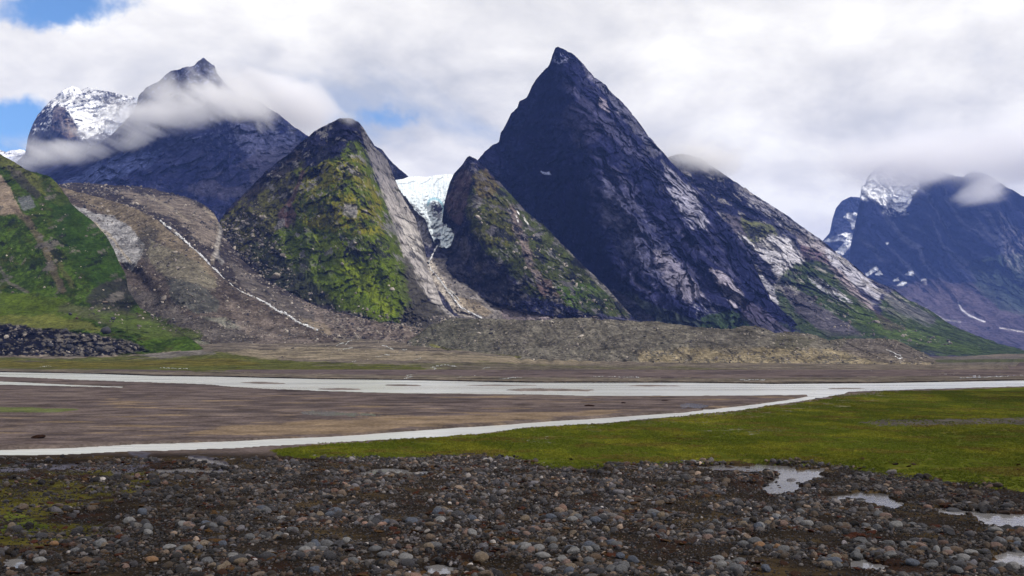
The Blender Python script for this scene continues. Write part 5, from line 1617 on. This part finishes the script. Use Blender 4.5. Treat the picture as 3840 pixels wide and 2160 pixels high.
# ---- talus blocks
PT, RT, ST_, TT = [], [], [], []
for sf, n, poly, rm, pal in (
        ('tan_moraine', 1500, None, 0.6, 0), ('debris_apron', 2200, None, 0.7, 0), ('green_hill', 1500, [(215, 225), (260, 200), (300, 285), (400, 318), (460, 316), (440, 345), (300, 340), (214, 250)], 0.7, 0),
        ('green_hill', 160, [(290, 180), (350, 140), (400, 250), (400, 310), (320, 290)], 0.7, 1), ('moraine_ridge', 2200, None, 0.5, 0), ('glacier_gully', 700, [(420, 255), (600, 320), (600, 335), (430, 330)], 0.7, 0),
        ('left_green_slope', 110, [(0, 180), (60, 200), (120, 280), (100, 312), (0, 300)], 0.5, 1), ('left_green_slope', 900, [(-10, 324), (60, 330), (146, 346), (120, 354), (-10, 358)], 0.9, 2), ('left_green_slope', 250, [(60, 306), (130, 300), (190, 334), (100, 325)], 0.7, 0),
        ('green_buttress', 120, [(470, 210), (500, 200), (620, 310), (560, 310)], 0.8, 1), ('slabby_shoulder', 300, [(790, 290), (880, 315), (960, 345), (850, 345)], 0.8, 0), ('alluvial_fan', 700, [(250, 340), (330, 334), (440, 350), (400, 362), (280, 358)], 0.4, 0)):
    s_ = SURF[sf]
    Uf, Vf = s_['U'].ravel(), s_['V'].ravel()
    ids = rng.integers(0, len(Uf), n * 6)
    if poly:
        ids = ids[inside(poly, Uf[ids], Vf[ids])]
    cl = fbm(Uf[ids] / 14, Vf[ids] / 9, None, 3, 0.6, off=9)
    ids = ids[rng.uniform(0, 1, len(ids)) < sstep(-.3, .35, cl)][:n]
    m = len(ids)
    q = np.stack([a.ravel()[ids] for a in s_['P']], 1)
    rr = rm * np.exp(rng.normal(0, 0.45, m)) * q[:, 1] / 800
    PT.append(q + np.array([0, -0.2, 0.15]) * rr[:, None])
    RT.append(rng.normal(0, .6, (m, 3)))
    ST_.append(rr[:, None] * rng.uniform(.7, 1.3, (m, 3)))
    base = np.array([(0.16, 0.14, 0.125), (0.09, 0.08, 0.075), (0.28, 0.25, 0.22), (0.035, 0.033, 0.036)])
    pr = [[.35, .3, .15, .2], [.35, .2, .35, .1], [.12, .2, .10, .58]][pal]
    TT.append(base[rng.choice(4, m, p=pr)] * rng.uniform(.7, 1.3, (m, 1)))
scatter('talus_blocks', C_stone, np.concatenate(PT), np.concatenate(RT), np.concatenate(ST_), np.concatenate(TT), 'broken blocks strewn over the slopes and moraines')

# ---- turf clumps stranded on the gravel bar
def turf_mesh(seed):
    me = stone_mesh('turf_clump', seed, 3, 0.3, 0.5)
    co = np.array([v.co for v in me.vertices])
    n = fbm(co[:, 0] * 3, co[:, 1] * 3, co[:, 2] * 3, 4, 0.7, off=seed)
    for v_, c, k in zip(me.vertices, co, n):
        v_.co = c * (1 + 0.45 * k)
    me.shade_flat()
    me.materials.append(M_turf)
    return me


M_turf = stone_mat('dark_turf', (0.022, 0.012, 0.009), 0.95, 4.0, 0.0)
for i, (uu, vv, w, h, lab) in enumerate([(38.4, 435.7, 15, 4.5, 'long dark turf clump stranded on the gravel at the left'), (589.7, 405, 11, 2, 'flat dark turf clump on the gravel bar, the longest on the right side'),
                                        (623.5, 402.2, 4.5, 1.8, 'small dark turf clump in the middle of three on the bar'), (665, 399.7, 7, 1.6, 'dark turf clump nearest the river fork')]):
    yy = FOC * CAMH / (vv + h * .4 - HOR)
    xx = (uu - 512) / FOC * yy
    gz = float(floor_z(np.array([xx]), np.array([yy]))[0])
    o = link('turf_clump', turf_mesh(200 + i), None, lab, None, 'turf clump')
    o.location = (xx, yy, gz + 0.2 * h * yy / FOC)
    o.scale = (w / 2 * yy / FOC, w / 2 * yy / FOC * 0.8, h * yy / FOC)
    o.rotation_euler = (0, -0.12 if i == 0 else 0, 0.1)

# ---- rusty weed on the shore
M_weed = stone_mat('rusty_weed', None, 0.95, 5.0, 0.05)
wm = []
for i in range(3):
    me = stone_mesh('weed', 300 + i, 2, 0.3, 0.35)
    co = np.array([v_.co for v_ in me.vertices])
    nn = fbm(co[:, 0] * 4, co[:, 1] * 4, co[:, 2] * 4, 3, 0.7, off=i)
    for v_, c, k in zip(me.vertices, co, nn):
        v_.co = c * (1 + 0.6 * k)
    me.shade_flat()
    me.materials.append(M_weed)
    wm.append(me)
C_weed = proto_collection('weed_shapes', wm)
x_, y_, u_, v_ = shore_sample(14000, 27, 66)
nn = fbm(x_ / 2.4, y_ / 2.4, None, 3, 0.6, off=91)
kp = (nn > 0.14) & (rng.uniform(0, 1, len(x_)) < shore_density(x_, y_, u_, v_) + .1) & (v_ > 462)
x_, y_ = x_[kp], y_[kp]
n = len(x_)
sz = rng.uniform(0.05, 0.16, n)
scatter('shore_weed', C_weed, np.stack([x_, y_, floor_z(x_, y_) + sz * .3], 1), np.stack([rng.normal(0, .2, n), rng.normal(0, .2, n), rng.uniform(0, 6.3, n)], 1), sz[:, None] * np.array([1.3, 1.3, 1.0]),
        np.array([(0.040, 0.014, 0.008), (0.028, 0.014, 0.010), (0.05, 0.028, 0.012)])[rng.integers(0, 3, n)], 'rusty brown weed washed between the stones')

# ---- grass of the near bank and moss tufts
def tuft_mesh(seed):
    r = random.Random(seed)
    vs, fs = [], []
    for k in range(22):
        a = r.uniform(0, 6.28)
        d = r.uniform(0, 0.9)
        bx, by = d * math.cos(a), d * math.sin(a)
        ln = r.uniform(0.5, 1.0)
        la = r.uniform(0, 6.28)
        lx, ly = 0.5 * math.cos(la), 0.5 * math.sin(la)
        wa = r.uniform(0, 3.14)
        wx, wy = 0.075 * math.cos(wa), 0.075 * math.sin(wa)
        b0 = len(vs)
        vs += [(bx - wx, by - wy, 0), (bx + wx, by + wy, 0), (bx + lx * .35 + wx * .6, by + ly * .35 + wy * .6, ln * .6), (bx + lx, by + ly, ln)]
        fs += [(b0, b0 + 1, b0 + 2), (b0, b0 + 2, b0 + 3)]
    me = bpy.data.meshes.new('tuft')
    me.from_pydata(vs, [], fs)
    me.shade_smooth()
    me.materials.append(M_grass)
    return me


def grass_mat():
    m, t, out = new_mat('turf_grass')
    b = t.new('ShaderNodeBsdfPrincipled')
    b.inputs['Roughness'].default_value = 0.8
    b.inputs['Specular IOR Level'].default_value = 0.0
    at = t.new('ShaderNodeAttribute', attribute_type='INSTANCER', attribute_name='tint')
    tc = t.new('ShaderNodeTexCoord')
    n = t.noise(tc.outputs['Object'], 2.0, 2, 0.5)
    t.link(t.mix(1.0, at.outputs['Color'], t.maprange(n, .3, .7, .7, 1.3), 'MULTIPLY'), b.inputs['Base Color'])
    t.link(b.outputs[0], out.inputs[0])
    return m


M_grass = grass_mat()
C_tuft = proto_collection('tuft_shapes', [tuft_mesh(i) for i in range(4)])
n0 = 280000
y_ = np.sqrt(rng.uniform(46 ** 2, 170 ** 2, n0))
u_ = rng.uniform(230, 1090, n0)
x_ = (u_ - 512) / FOC * y_
v_ = HOR + FOC * CAMH / y_
nz = fbm(x_ / 5, y_ / 5, None, 4, 0.6, off=2)
kp = inside(GRASSBANK, u_ + 14 * nz, v_ + 3.0 * nz + rng.normal(0, 1.5, n0)) & (fbm(x_ / 3, y_ / 3, None, 3, off=61) > -0.3)
kp &= ~(inside([(860, 424), (880, 421), (930, 421), (1024, 418), (1200, 412), (1200, 420), (1024, 425), (930, 427), (880, 428)], u_, v_) & (rng.uniform(0, 1, n0) < .85))
x_, y_, u_, v_ = x_[kp], y_[kp], u_[kp], v_[kp]
n = len(x_)
gt = fbm(x_ / 7, y_ / 12, None, 4, 0.55, off=17)
gh = fbm(x_ / 5, y_ / 5, None, 4, 0.55, off=27)
T = np.array((0.062, 0.078, 0.009)) * np.ones((n, 1))
k = sstep(-0.1, 0.35, gt)[:, None]
T = T * (1 - k) + k * np.array((0.120, 0.122, 0.014))
k = 0.75 * sstep(0.08, 0.36, gh)[:, None]
T = T * (1 - k) + k * np.array((0.090, 0.066, 0.018))
T = T * rng.uniform(.75, 1.25, (n, 1)) * (1.22 + 0.75 * fbm(x_ / 16, y_ / 26, None, 3, 0.6, off=37))[:, None]
hh = rng.uniform(0.6, 1.3, n) * (0.095 + .04 * gt)
scatter('turf_grass', C_tuft, np.stack([x_, y_, floor_z(x_, y_)], 1), np.stack([0 * x_, 0 * y_, rng.uniform(0, 6.3, n)], 1), np.stack([hh * 1.15, hh * 1.15, hh], 1), T, 'short green and ochre grass covering the near bank')


# ------------------------------------------------------------------ air
def box_mesh(name, x0, x1, y0, y1, z0, z1):
    bm = bmesh.new()
    bmesh.ops.create_cube(bm, size=1.0)
    for v_ in bm.verts:
        v_.co = ((x0 + x1) / 2 + v_.co.x * (x1 - x0), (y0 + y1) / 2 + v_.co.y * (y1 - y0), (z0 + z1) / 2 + v_.co.z * (z1 - z0))
    me = bpy.data.meshes.new(name)
    bm.to_mesh(me)
    bm.free()
    return me


m, t, out = new_mat('haze')
pv = t.new('ShaderNodeVolumePrincipled')
pv.inputs['Color'].default_value = (0.20, 0.34, 1.0, 1)
pv.inputs['Density'].default_value = 5.6e-5
pv.inputs['Anisotropy'].default_value = 0.0
t.link(pv.outputs[0], out.inputs['Volume'])
HAZE = link('haze', box_mesh('haze', -22000, 22000, -300, 9500, -2.0, 1150.0), m, 'thin blue haze filling the valley air', 'stuff')


def cloud_mat(name, dens, scale, thr, soft, seed):
    m, t, out = new_mat(name)
    pv = t.new('ShaderNodeVolumePrincipled')
    pv.inputs['Color'].default_value = (0.98, 0.98, 0.99, 1)
    pv.inputs['Anisotropy'].default_value = 0.2
    tc = t.new('ShaderNodeTexCoord')
    ge = t.new('ShaderNodeNewGeometry')
    r = t.vmath('LENGTH', tc.outputs['Object'])
    fall = t.maprange(r, 1.0, 0.0, 0.0, 1.0, True)
    n = t.noise(t.vmath('ADD', t.vmath('MULTIPLY', ge.outputs['Position'], (0.8, 0.12, 1.4)), (seed * 371.0, seed * 113.0, 0)), scale, 6, 0.62, 0.8)
    f = t.math('MULTIPLY', t.maprange(t.math('ADD', n, t.math('MULTIPLY', t.math('SUBTRACT', fall, 0.6), 0.22)), thr, thr + soft, 0.0, 1.0, True), fall)
    t.link(t.math('MULTIPLY', f, dens), pv.inputs['Density'])
    t.link(pv.outputs[0], out.inputs['Volume'])
    return m


def wisp(u0, v0, D, w, h, dep, mat, label, tilt=0.0):
    me = bpy.data.meshes.new('cloud_wisp')
    bm = bmesh.new()
    bmesh.ops.create_icosphere(bm, subdivisions=3, radius=1.0)
    bm.to_mesh(me)
    bm.free()
    o = link('cloud_wisp', me, mat, label, 'stuff')
    o.location = unproject(u0, v0, D)
    o.scale = (w / 2 * D / FOC, dep / 2, h / 2 * D / FOC)
    o.rotation_euler = (0, math.radians(tilt), 0)
    return o


MC1 = cloud_mat('peak_cloud', 0.036, 0.0075, 0.395, 0.22, 1)
MC2 = cloud_mat('summit_cloud', 0.036, 0.006, 0.31, 0.22, 2)
MC3 = cloud_mat('far_cloud', 0.011, 0.0030, 0.34, 0.24, 3)
wisp(222, 112, 2060, 190, 110, 240, MC1, 'cloud veiling the right flank of the dark peak', 28)
wisp(150, 118, 2090, 210, 90, 240, MC1, 'cloud across the middle of the dark peak', -20)
wisp(58, 150, 2090, 170, 60, 240, MC1, 'low mist before the snow mountain', -8)
wisp(238, 92, 2230, 120, 70, 200, MC1, 'cloud streaming off the summit of the dark peak', 35)
wisp(290, 100, 2420, 200, 90, 240, MC1, 'cloud trailing off behind the dark peak', 30)
wisp(348, 117, 1110, 52, 22, 100, cloud_mat('cap_cloud', 0.022, 0.016, 0.44, 0.2, 4), 'small cloud cap on the top of the green hill', 5)
wisp(702, 156, 1960, 140, 66, 240, MC2, 'cloud capping the shoulder behind the pyramid mountain', 14)
wisp(905, 160, 4350, 270, 100, 900, MC3, 'cloud bank hiding the far mountain top', 0)
wisp(988, 188, 4300, 130, 50, 500, cloud_mat('far_wisp', 0.010, 0.0050, 0.45, 0.18, 6), 'white wisp lying across the far mountain', -15)
wisp(1040, 150, 4550, 220, 90, 900, MC3, 'cloud bank above the right edge of the far mountain', 0)
